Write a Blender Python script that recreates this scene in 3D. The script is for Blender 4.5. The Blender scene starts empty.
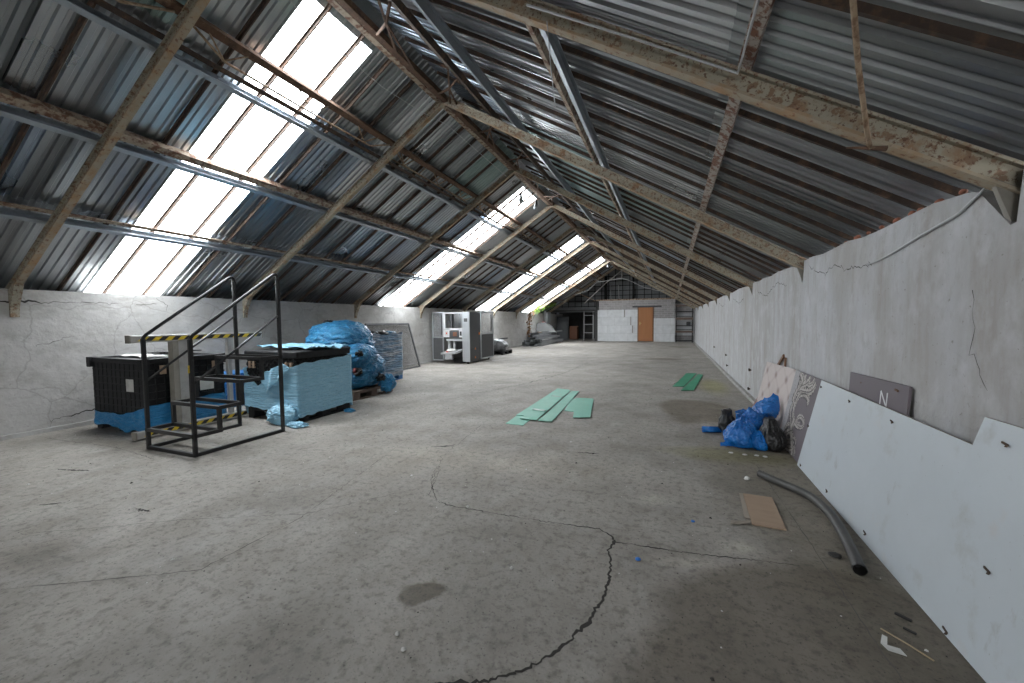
import bpy, math, random
from math import sin, cos, pi, radians, hypot
from mathutils import Vector, Matrix, noise

# ------------------------------------------------------------------ scene, camera, sky, exposure
S = bpy.context.scene
COL = S.collection
H = 1.25                                   # eye height of the photographer
YAW, PITCH, ROLL, FPX = 0.37370, 0.05234, 0.0083, 403.66
cam_d = bpy.data.cameras.new('camera')
cam_d.sensor_width = 36.0
cam_d.lens = FPX / 1024 * 36.0
cam_d.clip_start = 0.05
cam = bpy.data.objects.new('camera', cam_d)
COL.objects.link(cam)
_fh = Vector((-sin(YAW), cos(YAW), 0)); _rh = Vector((cos(YAW), sin(YAW), 0)); _zz = Vector((0, 0, 1))
_fw = _fh * cos(PITCH) - _zz * sin(PITCH); _up = _zz * cos(PITCH) + _fh * sin(PITCH)
_r = _rh * cos(ROLL) - _up * sin(ROLL); _u = _rh * sin(ROLL) + _up * cos(ROLL)
_m = Matrix((_r, _u, -_fw)).transposed().to_4x4(); _m.translation = (0, 0, H)
cam.matrix_world = _m
S.camera = cam

S.view_settings.view_transform = 'Standard'
S.view_settings.look = 'None'
S.view_settings.gamma = 1.0
S.view_settings.use_curve_mapping = False
S.view_settings.exposure = 1.7
SKY = 7.0
W = bpy.data.worlds.new('overcast_sky'); S.world = W; W.use_nodes = True
_bg = W.node_tree.nodes['Background']
_bg.inputs[0].default_value = (0.95, 0.975, 1.0, 1); _bg.inputs[1].default_value = SKY

# hall dimensions (metres): x across, y along, z up
XL, XR, ZL, ZR, XRG, ZRG = -6.746, 1.194, 1.641, 1.782, -2.79, 4.137
TL = (ZRG - ZL) / (XRG - XL); TR = (ZRG - ZR) / (XR - XRG)
Y0, DY = 2.156, 2.6
YN, YF = -6.5, 26.6
YW = 23.8                                   # partition wall at the far end
SKYL = [(2.86, 3.74), (8.58, 9.58), (14.25, 15.4), (19.5, 20.7)]
def zl(x, off=0): return ZL + TL * (x - XL) + off
def zr(x, off=0): return ZR - TR * (x - XR) + off

# daylight enters through the roof lights: portals help the renderer find the sky
for i, (a, b) in enumerate(SKYL):
    ld = bpy.data.lights.new('roof_light_portal', 'AREA'); ld.shape = 'RECTANGLE'
    L = hypot(XRG - XL, ZRG - ZL); ld.size = L; ld.size_y = b - a
    ld.cycles.is_portal = True
    lo = bpy.data.objects.new('roof_light_portal', ld); COL.objects.link(lo)
    ex = Vector((XRG - XL, 0, ZRG - ZL)).normalized(); ey = Vector((0, 1, 0)); ez = ex.cross(ey)
    m = Matrix((ex, ey, ez)).transposed().to_4x4()
    m.translation = ((XL + XRG) / 2, (a + b) / 2, (ZL + ZRG) / 2 + 0.34)
    lo.matrix_world = m

gd = bpy.data.lights.new('added_gateway_portal', 'AREA'); gd.shape = 'RECTANGLE'; gd.size = 2.1; gd.size_y = 2.2; gd.cycles.is_portal = True  # portal for the added gateway that brings light from behind
go = bpy.data.objects.new('added_gateway_portal', gd); COL.objects.link(go)
go.matrix_world = Matrix.Translation((-.45, YN - .22, 1.1)) @ Matrix.Rotation(-pi / 2, 4, 'X').inverted().to_4x4()

# ------------------------------------------------------------------ materials
MATS = {}
def lin(c):
    return tuple(((v / 255 + .055) / 1.055) ** 2.4 if v / 255 > .04045 else v / 255 / 12.92 for v in c)
def mat(name, base, rough=.6, metal=0.0, layers=(), bump=None, world=False, rvar=None, spec=None, sheen=None, alpha=None):
    """layers: (scale, detail, lo, hi, colour, strength, stretch[, kind])"""
    m = bpy.data.materials.new(name); m.use_nodes = True
    nt = m.node_tree; N = nt.nodes; K = nt.links
    p = N['Principled BSDF']; p.inputs['Roughness'].default_value = rough; p.inputs['Metallic'].default_value = metal
    if spec is not None: p.inputs['Specular IOR Level'].default_value = spec
    if world:
        tc = N.new('ShaderNodeNewGeometry').outputs['Position']
    else:
        tc = N.new('ShaderNodeTexCoord').outputs['Object']
    col = None
    def mapped(st):
        mp = N.new('ShaderNodeMapping'); mp.inputs['Scale'].default_value = st
        K.new(tc, mp.inputs['Vector']); return mp.outputs[0]
    rgb = N.new('ShaderNodeRGB'); rgb.outputs[0].default_value = (*base, 1); col = rgb.outputs[0]
    for i, ly in enumerate(layers):
        sc, det, lo, hi, c, st, stretch = ly[:7]
        kind = ly[7] if len(ly) > 7 else 'noise'
        v = mapped(stretch)
        if kind == 'noise':
            t = N.new('ShaderNodeTexNoise'); t.inputs['Scale'].default_value = sc; t.inputs['Detail'].default_value = det
            t.inputs['Roughness'].default_value = .62
            out = t.outputs['Fac']
        elif kind == 'vor':
            t = N.new('ShaderNodeTexVoronoi'); t.inputs['Scale'].default_value = sc; out = t.outputs['Distance']
        elif kind == 'edge':
            nz = N.new('ShaderNodeTexNoise'); nz.inputs['Scale'].default_value = sc * 1.7; nz.inputs['Detail'].default_value = 5
            K.new(v, nz.inputs['Vector'])
            mx = N.new('ShaderNodeMix'); mx.data_type = 'VECTOR'; mx.inputs[0].default_value = .25
            K.new(v, mx.inputs[4]); K.new(nz.outputs['Color'], mx.inputs[5])
            t = N.new('ShaderNodeTexVoronoi'); t.feature = 'DISTANCE_TO_EDGE'; t.inputs['Scale'].default_value = sc
            v = mx.outputs[1]; out = t.outputs['Distance']
        K.new(v, t.inputs['Vector'])
        mr = N.new('ShaderNodeMapRange'); mr.inputs[1].default_value = lo; mr.inputs[2].default_value = hi
        mr.inputs[3].default_value = 0; mr.inputs[4].default_value = st
        K.new(out, mr.inputs[0])
        mx = N.new('ShaderNodeMix'); mx.data_type = 'RGBA'
        K.new(mr.outputs[0], mx.inputs[0]); K.new(col, mx.inputs[6]); mx.inputs[7].default_value = (*c, 1)
        col = mx.outputs[2]
    K.new(col, p.inputs['Base Color'])
    if rvar:
        t = N.new('ShaderNodeTexNoise'); t.inputs['Scale'].default_value = rvar[0]; t.inputs['Detail'].default_value = 4
        K.new(tc, t.inputs['Vector'])
        mr = N.new('ShaderNodeMapRange'); mr.inputs[1].default_value = .3; mr.inputs[2].default_value = .7
        mr.inputs[3].default_value = rvar[1]; mr.inputs[4].default_value = rvar[2]
        K.new(t.outputs['Fac'], mr.inputs[0]); K.new(mr.outputs[0], p.inputs['Roughness'])
    if bump:
        sc, det, stg, dist = bump[:4]
        t = N.new('ShaderNodeTexNoise'); t.inputs['Scale'].default_value = sc; t.inputs['Detail'].default_value = det
        K.new(mapped(bump[4] if len(bump) > 4 else (1, 1, 1)), t.inputs['Vector'])
        b = N.new('ShaderNodeBump'); b.inputs['Strength'].default_value = stg; b.inputs['Distance'].default_value = dist
        K.new(t.outputs['Fac'], b.inputs['Height']); K.new(b.outputs[0], p.inputs['Normal'])
    MATS[name] = m
    return m
I3 = (1, 1, 1)

# concrete floor: worn screed, darker damp part on the right with lens vignetting in its tone, oil patch, chalky and mossy marks
def floor_material():
    m = mat('concrete_floor', (.290, .266, .236), .85, layers=[
        (.55, 6, .35, .7, (.355, .33, .298), .8, I3),
        (1.7, 8, .42, .68, (.185, .17, .148), .75, I3),
        (6, 8, .5, .75, (.37, .352, .325), .55, (1, .45, 1)),
        (20, 8, .50, .66, (.13, .12, .105), .65, I3),
        (45, 6, .56, .68, (.10, .092, .082), .6, I3),
        (80, 3, .62, .70, (.06, .056, .05), .85, I3),
        (90, 2, .68, .76, (.42, .41, .39), .7, I3),
    ], bump=(35, 8, .45, .012), world=True, rvar=(3, .6, .95))
    nt = m.node_tree; N = nt.nodes; K = nt.links
    p = N['Principled BSDF']; col = p.inputs['Base Color'].links[0].from_socket
    geo = N.new('ShaderNodeNewGeometry')
    nz = N.new('ShaderNodeTexNoise'); nz.inputs['Scale'].default_value = 1.1; nz.inputs['Detail'].default_value = 7
    K.new(geo.outputs['Position'], nz.inputs['Vector'])
    nz2 = N.new('ShaderNodeTexNoise'); nz2.inputs['Scale'].default_value = 9; nz2.inputs['Detail'].default_value = 5
    K.new(geo.outputs['Position'], nz2.inputs['Vector'])
    def blob(cx, cy, rx, ry, ang, colour, strength, soft, wob, src=None):
        nonlocal col
        mp = N.new('ShaderNodeMapping'); mp.vector_type = 'TEXTURE'
        mp.inputs['Location'].default_value = (cx, cy, 0); mp.inputs['Rotation'].default_value = (0, 0, ang)
        mp.inputs['Scale'].default_value = (rx, ry, 1000)
        K.new(geo.outputs['Position'], mp.inputs['Vector'])
        ln = N.new('ShaderNodeVectorMath'); ln.operation = 'LENGTH'; K.new(mp.outputs[0], ln.inputs[0])
        ma = N.new('ShaderNodeMath'); ma.operation = 'MULTIPLY_ADD'; ma.inputs[1].default_value = wob
        K.new((src or nz).outputs['Fac'], ma.inputs[0]); K.new(ln.outputs['Value'], ma.inputs[2])
        mr = N.new('ShaderNodeMapRange'); mr.inputs[1].default_value = 1 + wob * .5; mr.inputs[2].default_value = 1 + wob * .5 - soft
        mr.inputs[4].default_value = strength
        K.new(ma.outputs[0], mr.inputs[0])
        mx = N.new('ShaderNodeMix'); mx.data_type = 'RGBA'; mx.blend_type = 'MULTIPLY'
        K.new(mr.outputs[0], mx.inputs[0]); K.new(col, mx.inputs[6]); mx.inputs[7].default_value = (*colour, 1)
        col = mx.outputs[2]
    blob(.75, 1.2, .98, 1.25, 0, (.60, .57, .52), 1, .12, .5)        # damp, dirtier concrete beyond the crack, deepened to include lens vignetting
    blob(.95, 3.8, .75, 2.6, 0, (.70, .67, .60), 1, .5, .9)
    blob(.35, 6.0, .55, .85, .1, (.62, .57, .50), 1, .2, 1.1)
    blob(.55, 4.1, .7, .28, 0, (.85, .86, .55), .8, .6, .8)          # mossy tinge
    blob(.75, 8.3, .35, 1.2, 0, (.95, .95, .5), .8, .7, .9)
    blob(-1.055, 1.525, .125, .078, .85, (.46, .43, .37), 1, .22, 1.3, nz2)    # oil patch
    blob(-.2, 13.5, .8, .5, 0, (.55, .5, .45), .8, .6, 1.0)
    blob(.4, 19.5, .7, .6, 0, (.5, .44, .36), .8, .6, 1.0)
    blob(-5.2, 2.35, .9, .16, .1, (.6, .57, .53), .8, .6, .9)
    blob(-3.2, 1.0, .5, .22, .5, (.72, .7, .67), .8, .7, 1.2)
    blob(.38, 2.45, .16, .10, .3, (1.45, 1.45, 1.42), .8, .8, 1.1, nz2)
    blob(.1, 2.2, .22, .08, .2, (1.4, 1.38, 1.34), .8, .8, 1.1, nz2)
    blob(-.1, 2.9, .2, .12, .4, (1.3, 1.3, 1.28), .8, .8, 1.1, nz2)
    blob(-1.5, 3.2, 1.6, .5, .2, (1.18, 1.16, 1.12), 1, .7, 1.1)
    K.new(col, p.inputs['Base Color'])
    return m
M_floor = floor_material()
M_crack = mat('crack_shadow_dirt', (.035, .031, .027), .95)
M_crack2 = mat('hairline_dirt', (.10, .092, .082), .95)
M_wall_l = mat('plaster_left', (.47, .46, .445), .9, layers=[
    (.8, 7, .4, .7, (.39, .38, .362), .85, (1, 1, .8)), (2.6, 9, .47, .62, (.35, .335, .31), .7, (1, .7, 1.3)),
    (6, 9, .52, .72, (.55, .54, .525), .75, (1, .6, 1.4)), (15, 8, .56, .70, (.33, .315, .29), .55, (1, .5, 1)), (1.6, 3, .012, 0, (.22, .21, .19), .45, I3, 'edge'), (45, 4, .63, .73, (.2, .19, .17), .6, I3)],
    bump=(14, 9, .4, .02), world=True)
M_wall_r = mat('plaster_right', (.425, .43, .44), .9, layers=[
    (1.5, 8, .42, .64, (.335, .322, .305), .85, (1, 1.2, .22)), (5, 8, .50, .68, (.30, .272, .24), .7, (1, 1, .10)),
    (5, 9, .48, .68, (.49, .495, .51), .75, (1, 1, .8)), (16, 8, .55, .7, (.31, .295, .27), .5, (1, 1, .5)), (38, 3, .66, .74, (.22, .2, .18), .8, I3), (1.1, 5, .55, .7, (.34, .325, .30), .6, (1, 1, .6))],
    bump=(16, 9, .5, .02), world=True)
M_curb = mat('curb_concrete', (.33, .325, .31), .95, layers=[(5, 8, .4, .7, (.2, .19, .175), .8, I3)], bump=(30, 6, .5, .01), world=True)
def galv(name, c, c2, r=.33):
    return mat(name, c, r, .92, layers=[(1.6, 4, .35, .7, c2, .7, (.5, 5, .5)), (14, 4, .55, .8, tuple(v * .6 for v in c), .3, (.12, 2.5, .12))],
               world=True, rvar=(1.5, r - .05, r + .10))
M_galv = [galv('galvanised_grey', (.47, .49, .505), (.38, .40, .425), .3),
          galv('galvanised_blue', (.36, .42, .49), (.29, .35, .43), .3),
          galv('galvanised_dark', (.33, .35, .36), (.26, .28, .295), .34),
          galv('galvanised_green', (.30, .385, .37), (.25, .325, .315), .34)]
M_purlin = mat('galvanised_purlin', (.40, .44, .48), .42, .75, layers=[(8, 5, .45, .7, (.30, .33, .37), .6, (1, .3, 1))], world=True)
M_paintrust = mat('rusting_beige_paint', (.36, .33, .255), .75, layers=[
    (2.5, 7, .45, .7, (.27, .25, .20), .8, I3), (7, 9, .54, .64, (.24, .115, .045), .75, I3), (24, 8, .53, .60, (.19, .10, .055), .8, I3), (62, 5, .56, .63, (.11, .05, .028), .9, I3), (14, 6, .62, .75, (.45, .42, .35), .6, I3)],
    bump=(60, 5, .3, .004), world=True)
M_flange = mat('orange_beige_flange', (.36, .305, .225), .75, layers=[
    (7, 8, .45, .65, (.36, .20, .085), .8, I3), (30, 5, .56, .66, (.18, .07, .035), .8, I3)], world=True)
M_rust = mat('brown_rust', (.145, .082, .052), .9, layers=[
    (12, 8, .45, .65, (.07, .042, .030), .9, I3), (35, 5, .6, .72, (.30, .22, .16), .7, I3)], bump=(70, 4, .4, .004), world=True)
M_rustlite = mat('flaking_rust_paint', (.36, .29, .22), .85, layers=[
    (16, 8, .46, .58, (.14, .065, .038), .95, I3), (40, 5, .58, .7, (.48, .44, .38), .6, I3)], bump=(70, 4, .4, .004), world=True)
M_barl = mat('dim_brown_rust', (.085, .062, .05), .9, layers=[(14, 8, .5, .66, (.15, .08, .048), .8, I3), (40, 5, .62, .74, (.22, .18, .15), .5, I3)], world=True)
M_flatbar = mat('rust_speckled_grey_pink', (.34, .30, .26), .85, layers=[(18, 8, .50, .58, (.16, .065, .035), .95, I3), (45, 6, .54, .62, (.10, .042, .025), .9, I3)], bump=(70, 4, .4, .004), world=True)
M_rod = mat('tan_rust_rod', (.33, .24, .16), .8, layers=[(25, 6, .48, .62, (.16, .09, .05), .9, I3)], world=True)
M_black = mat('black_painted_steel', (.012, .012, .013), .38, .0, layers=[(30, 4, .6, .75, (.06, .055, .05), .5, I3)])
M_blackplastic = mat('black_plastic', (.016, .0165, .018), .6, layers=[(14, 5, .5, .75, (.03, .031, .033), .7, I3)], spec=.3)
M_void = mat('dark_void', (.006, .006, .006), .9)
M_film = mat('blue_stretch_film', (.018, .19, .42), .28, layers=[(5, 5, .45, .7, (.03, .26, .52), .7, (1, 1, 4)), (30, 4, .62, .75, (.2, .45, .65), .3, (1, 1, 6))], bump=(9, 7, .8, .05, (1, 1, 5)))
M_filmlt = mat('pale_blue_film', (.27, .53, .70), .3, layers=[(6, 6, .45, .7, (.35, .62, .77), .7, (1, 1, 5)), (14, 6, .56, .70, (.60, .78, .86), .6, (1, 1, 9))], bump=(8, 8, .8, .06, (1, 1, 6)))
M_filmdk = mat('deep_blue_film', (.02, .17, .36), .3, layers=[(5, 7, .42, .62, (.05, .28, .50), .8, (1, 1, 2.2)), (9, 8, .58, .70, (.24, .50, .68), .6, (1, 1, 2.5)), (7, 7, .60, .70, (.008, .05, .12), .7, (1, 1, 2))], bump=(9, 9, 1.0, .09, (1, 1, 2)))  # lighter streaks paint highlights on the folds into the colour
M_filmwht = mat('white_blue_film', (.13, .25, .38), .3, layers=[(3, 7, .44, .58, (.40, .42, .45), .8, (.5, .5, 5)), (5, 7, .56, .68, (.04, .20, .42), .8, (.5, .5, 6)), (6, 7, .6, .7, (.05, .10, .16), .5, (.5, .5, 6))], bump=(7, 8, .9, .06, (.6, .6, 5)))
M_bagblue = mat('blue_refuse_sack', (.005, .115, .40), .17, layers=[(6, 6, .45, .7, (.012, .19, .56), .8, I3), (7, 6, .6, .72, (.004, .06, .22), .7, I3)], bump=(14, 8, 1.0, .05))
M_bagblk = mat('black_refuse_sack', (.012, .012, .013), .3, layers=[(9, 6, .6, .75, (.025, .025, .026), .6, I3)], bump=(14, 8, .8, .04))
M_drum = mat('blue_drum_plastic', (.012, .14, .42), .42)
M_grey = mat('grey_enamel', (.40, .41, .42), .45, .2, layers=[(3, 5, .5, .75, (.33, .34, .35), .6, I3)])
M_silver = mat('brushed_silver', (.52, .54, .56), .38, .7, layers=[(30, 4, .45, .7, (.44, .46, .48), .5, (1, 1, .1))])
M_dkgrey = mat('charcoal_enamel', (.075, .077, .08), .5, layers=[(4, 4, .5, .7, (.09, .09, .095), .6, I3)])
M_white = mat('white_enamel', (.62, .63, .64), .5)
M_orange = mat('orange_mark', (.75, .22, .02), .5)
M_red = mat('red_mark', (.55, .05, .03), .5)
M_yel = mat('yellow_tape', (.62, .45, .03), .5, layers=[(20, 5, .58, .72, (.3, .24, .06), .6, I3)])
M_blk = mat('black_tape', (.018, .018, .018), .6)
M_alu = mat('dull_aluminium', (.40, .39, .37), .5, .35, layers=[(9, 6, .5, .72, (.27, .26, .245), .7, I3)])
M_post = mat('tan_grey_post', (.24, .225, .195), .7, layers=[(9, 6, .5, .72, (.16, .145, .12), .7, I3)])
M_card = mat('cardboard', (.33, .235, .165), .9, layers=[(5, 6, .45, .7, (.27, .19, .13), .7, (1, 4, 1)), (12, 5, .66, .74, (.12, .09, .065), .6, I3)])
M_paper = mat('dirty_paper', (.52, .52, .50), .85, layers=[(10, 5, .5, .7, (.38, .37, .34), .7, I3)])
M_green = mat('sea_green_sheet', (.12, .37, .27), .55, layers=[(4, 6, .48, .7, (.16, .43, .33), .7, I3), (9, 7, .62, .72, (.30, .24, .17), .8, I3), (26, 5, .64, .76, (.36, .5, .44), .5, I3)])
M_greendk = mat('dark_green_sheet', (.045, .25, .145), .55, layers=[(5, 6, .48, .7, (.06, .30, .18), .7, I3), (9, 7, .62, .74, (.18, .18, .12), .7, I3)])
M_tapew = mat('clear_tape_sheen', (.42, .56, .50), .25)
M_panelw = mat('white_laminate', (.50, .54, .57), .42, layers=[(1.3, 6, .45, .7, (.44, .475, .50), .7, I3), (6, 8, .58, .72, (.37, .38, .37), .6, I3), (2.5, 7, .60, .72, (.50, .43, .39), .45, I3), (9, 9, .64, .72, (.28, .27, .25), .5, (1, 1, .5)), (60, 3, .70, .76, (.2, .18, .16), .7, I3)], world=True)
M_edge = mat('chipboard_edge', (.28, .24, .2), .9)
M_purple = mat('mauve_laminate', (.135, .115, .128), .6, layers=[(3, 5, .45, .7, (.118, .10, .112), .7, I3)])
M_orn = mat('printed_scroll_cream', (.42, .39, .36), .6, layers=[(26, 4, .48, .62, (.23, .205, .195), .8, I3)])
M_orndk = mat('printed_scroll_dark', (.055, .048, .05), .6)
M_bordr = mat('printed_border', (.33, .32, .33), .6, layers=[(60, 2, .5, .6, (.2, .19, .195), .6, I3)])
M_wood = mat('reddish_wood', (.20, .105, .06), .7, layers=[(14, 6, .45, .7, (.13, .065, .04), .8, (1, 1, .1))])
M_plank = mat('weathered_plank', (.17, .125, .10), .85, layers=[(8, 6, .45, .7, (.10, .07, .055), .8, (.1, 1, 1))])
M_hose = mat('grey_rubber_hose', (.055, .053, .05), .5, layers=[(9, 6, .5, .7, (.085, .083, .078), .6, I3)])
M_door = mat('orange_brown_door', (.36, .15, .055), .5, layers=[(5, 5, .45, .7, (.31, .125, .045), .7, (1, 1, .15))])
M_brass = mat('brass', (.55, .40, .16), .35, .8)
M_brick = None
M_grate = mat('grey_wire', (.10, .10, .10), .5, .5)
M_leaf = mat('ivy_green', (.17, .30, .04), .6, layers=[(20, 3, .45, .6, (.10, .2, .03), .8, I3)])
M_leafdry = mat('ivy_dry', (.28, .15, .06), .8, layers=[(20, 3, .45, .6, (.16, .09, .04), .8, I3)])
M_scrap = mat('scrap_grey_profile', (.30, .31, .32), .5, .3, layers=[(6, 6, .45, .7, (.18, .18, .18), .7, I3)])
M_dkplate = mat('dull_grey_plate', (.085, .085, .085), .7, layers=[(5, 6, .45, .7, (.06, .06, .06), .7, I3)])
M_scrapdk = mat('scrap_dark_profile', (.06, .062, .065), .5, .2)
M_gable = mat('dusty_gable_panel', (.13, .135, .14), .8, layers=[(4, 6, .45, .7, (.095, .10, .105), .7, I3)], world=True)
M_dkwall = mat('dark_board', (.05, .049, .048), .85, layers=[(4, 6, .45, .7, (.035, .034, .033), .7, I3)], world=True)  # very dark boards of the alcove and far end
M_cabwood = mat('brown_cabinet_wood', (.17, .07, .035), .6)
M_wire = mat('grey_cable', (.32, .32, .32), .6)
M_wirelt = mat('pale_cable', (.46, .47, .48), .5)
M_chip = mat('plaster_chip', (.55, .54, .52), .9)
M_terra = mat('brick_crumb', (.30, .115, .07), .9, layers=[(40, 4, .5, .7, (.36, .25, .2), .7, I3)])
M_glassbulb = mat('opal_bulb', (.6, .63, .66), .25)
M_rubber = mat('black_rubber', (.02, .019, .018), .7)
M_twig = mat('dry_straw', (.33, .26, .16), .8)
M_bluescrap = mat('blue_scrap', (.03, .16, .5), .5)
M_purl_dark = mat('dark_rust_angle', (.055, .038, .03), .9, layers=[(14, 7, .5, .68, (.15, .085, .05), .8, I3)], world=True)

def brick_material(name, c1, c2, mortar, bw, bh, msize, scale=1.0):
    m = bpy.data.materials.new(name); m.use_nodes = True; nt = m.node_tree; N = nt.nodes; K = nt.links
    p = N['Principled BSDF']; p.inputs['Roughness'].default_value = .9
    g = N.new('ShaderNodeNewGeometry'); mp = N.new('ShaderNodeMapping'); mp.inputs['Rotation'].default_value = (pi / 2, 0, 0)
    mp.inputs['Location'].default_value = (0, 0, 0)
    K.new(g.outputs['Position'], mp.inputs['Vector'])
    b = N.new('ShaderNodeTexBrick'); K.new(mp.outputs[0], b.inputs['Vector'])
    b.inputs['Color1'].default_value = (*c1, 1); b.inputs['Color2'].default_value = (*c2, 1); b.inputs['Mortar'].default_value = (*mortar, 1)
    b.inputs['Scale'].default_value = scale; b.inputs['Mortar Size'].default_value = msize
    b.inputs['Brick Width'].default_value = bw; b.inputs['Row Height'].default_value = bh
    t = N.new('ShaderNodeTexNoise'); t.inputs['Scale'].default_value = 5; t.inputs['Detail'].default_value = 6
    K.new(g.outputs['Position'], t.inputs['Vector'])
    mx = N.new('ShaderNodeMix'); mx.data_type = 'RGBA'; mx.blend_type = 'MULTIPLY'; mx.inputs[0].default_value = .5
    K.new(b.outputs['Color'], mx.inputs[6]); K.new(t.outputs['Color'], mx.inputs[7])
    mr = N.new('ShaderNodeMapRange'); mr.inputs[3].default_value = .75; mr.inputs[4].default_value = 1.15
    K.new(t.outputs['Fac'], mr.inputs[0]); K.new(mr.outputs[0], mx.inputs[7]); mx.inputs[0].default_value = 1
    K.new(mx.outputs[2], p.inputs['Base Color'])
    return m
M_blockw = brick_material('white_blocks', (.66, .67, .68), (.62, .63, .64), (.50, .50, .50), .75, .46, .008)
M_brickg = brick_material('grey_bricks', (.36, .34, .34), (.30, .285, .285), (.42, .41, .40), .30, .115, .012)

def pane_material():
    m = bpy.data.materials.new('clear_corrugated_sheet'); m.use_nodes = True; nt = m.node_tree; N = nt.nodes; K = nt.links
    N.remove(N['Principled BSDF'])
    tr = N.new('ShaderNodeBsdfTransparent'); tr.inputs[0].default_value = (.93, .95, .96, 1)
    tl = N.new('ShaderNodeBsdfTranslucent'); tl.inputs[0].default_value = (.85, .88, .9, 1)
    mx = N.new('ShaderNodeMixShader'); mx.inputs[0].default_value = .2
    K.new(tr.outputs[0], mx.inputs[1]); K.new(tl.outputs[0], mx.inputs[2])
    K.new(mx.outputs[0], N['Material Output'].inputs[0]); return m
M_pane = pane_material()
def glass_material():
    m = bpy.data.materials.new('dusty_acrylic'); m.use_nodes = True; nt = m.node_tree; N = nt.nodes; K = nt.links
    p = N['Principled BSDF']; p.inputs['Base Color'].default_value = (.35, .36, .37, 1); p.inputs['Roughness'].default_value = .2
    tr = N.new('ShaderNodeBsdfTransparent'); mx = N.new('ShaderNodeMixShader'); mx.inputs[0].default_value = .3
    K.new(tr.outputs[0], mx.inputs[1]); K.new(p.outputs[0], mx.inputs[2]); K.new(mx.outputs[0], N['Material Output'].inputs[0]); return m
M_acryl = glass_material()
def tuft_material():
    m = mat('printed_tufted_leather', (.50, .44, .42), .55, layers=[(2.4, 4, .4, .7, (.42, .365, .345), .8, I3)])
    nt = m.node_tree; N = nt.nodes; K = nt.links; p = N['Principled BSDF']; col = p.inputs['Base Color'].links[0].from_socket
    tc = N.new('ShaderNodeTexCoord'); sp = N.new('ShaderNodeSeparateXYZ'); K.new(tc.outputs['Object'], sp.inputs[0])
    def math_(op, a, b=None):
        n = N.new('ShaderNodeMath'); n.operation = op
        for i, v in enumerate((a, b)):
            if v is None: continue
            if isinstance(v, (int, float)): n.inputs[i].default_value = v
            else: K.new(v, n.inputs[i])
        return n.outputs[0]
    # printed button dots on a diamond grid with short printed creases
    u = math_('MULTIPLY', sp.outputs['Y'], 2.3); v = math_('MULTIPLY', sp.outputs['Z'], 3.3)
    a = math_('ADD', u, v); b = math_('SUBTRACT', u, v)
    fa = math_('ABSOLUTE', math_('SUBTRACT', math_('FRACT', a), .5)); fb = math_('ABSOLUTE', math_('SUBTRACT', math_('FRACT', b), .5))
    d = math_('SQRT', math_('ADD', math_('MULTIPLY', fa, fa), math_('MULTIPLY', fb, fb)))
    mr = N.new('ShaderNodeMapRange'); mr.inputs[1].default_value = .26; mr.inputs[2].default_value = .02; K.new(d, mr.inputs[0])
    ed = math_('MINIMUM', fa, fb)
    mr2 = N.new('ShaderNodeMapRange'); mr2.inputs[1].default_value = .12; mr2.inputs[2].default_value = 0; mr2.inputs[4].default_value = .2; K.new(ed, mr2.inputs[0])
    f = math_('MAXIMUM', mr.outputs[0], mr2.outputs[0])
    mx = N.new('ShaderNodeMix'); mx.data_type = 'RGBA'; K.new(f, mx.inputs[0]); K.new(col, mx.inputs[6]); mx.inputs[7].default_value = (.20, .13, .115, 1)
    K.new(mx.outputs[2], p.inputs['Base Color']); return m
M_tuft = tuft_material()

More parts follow.
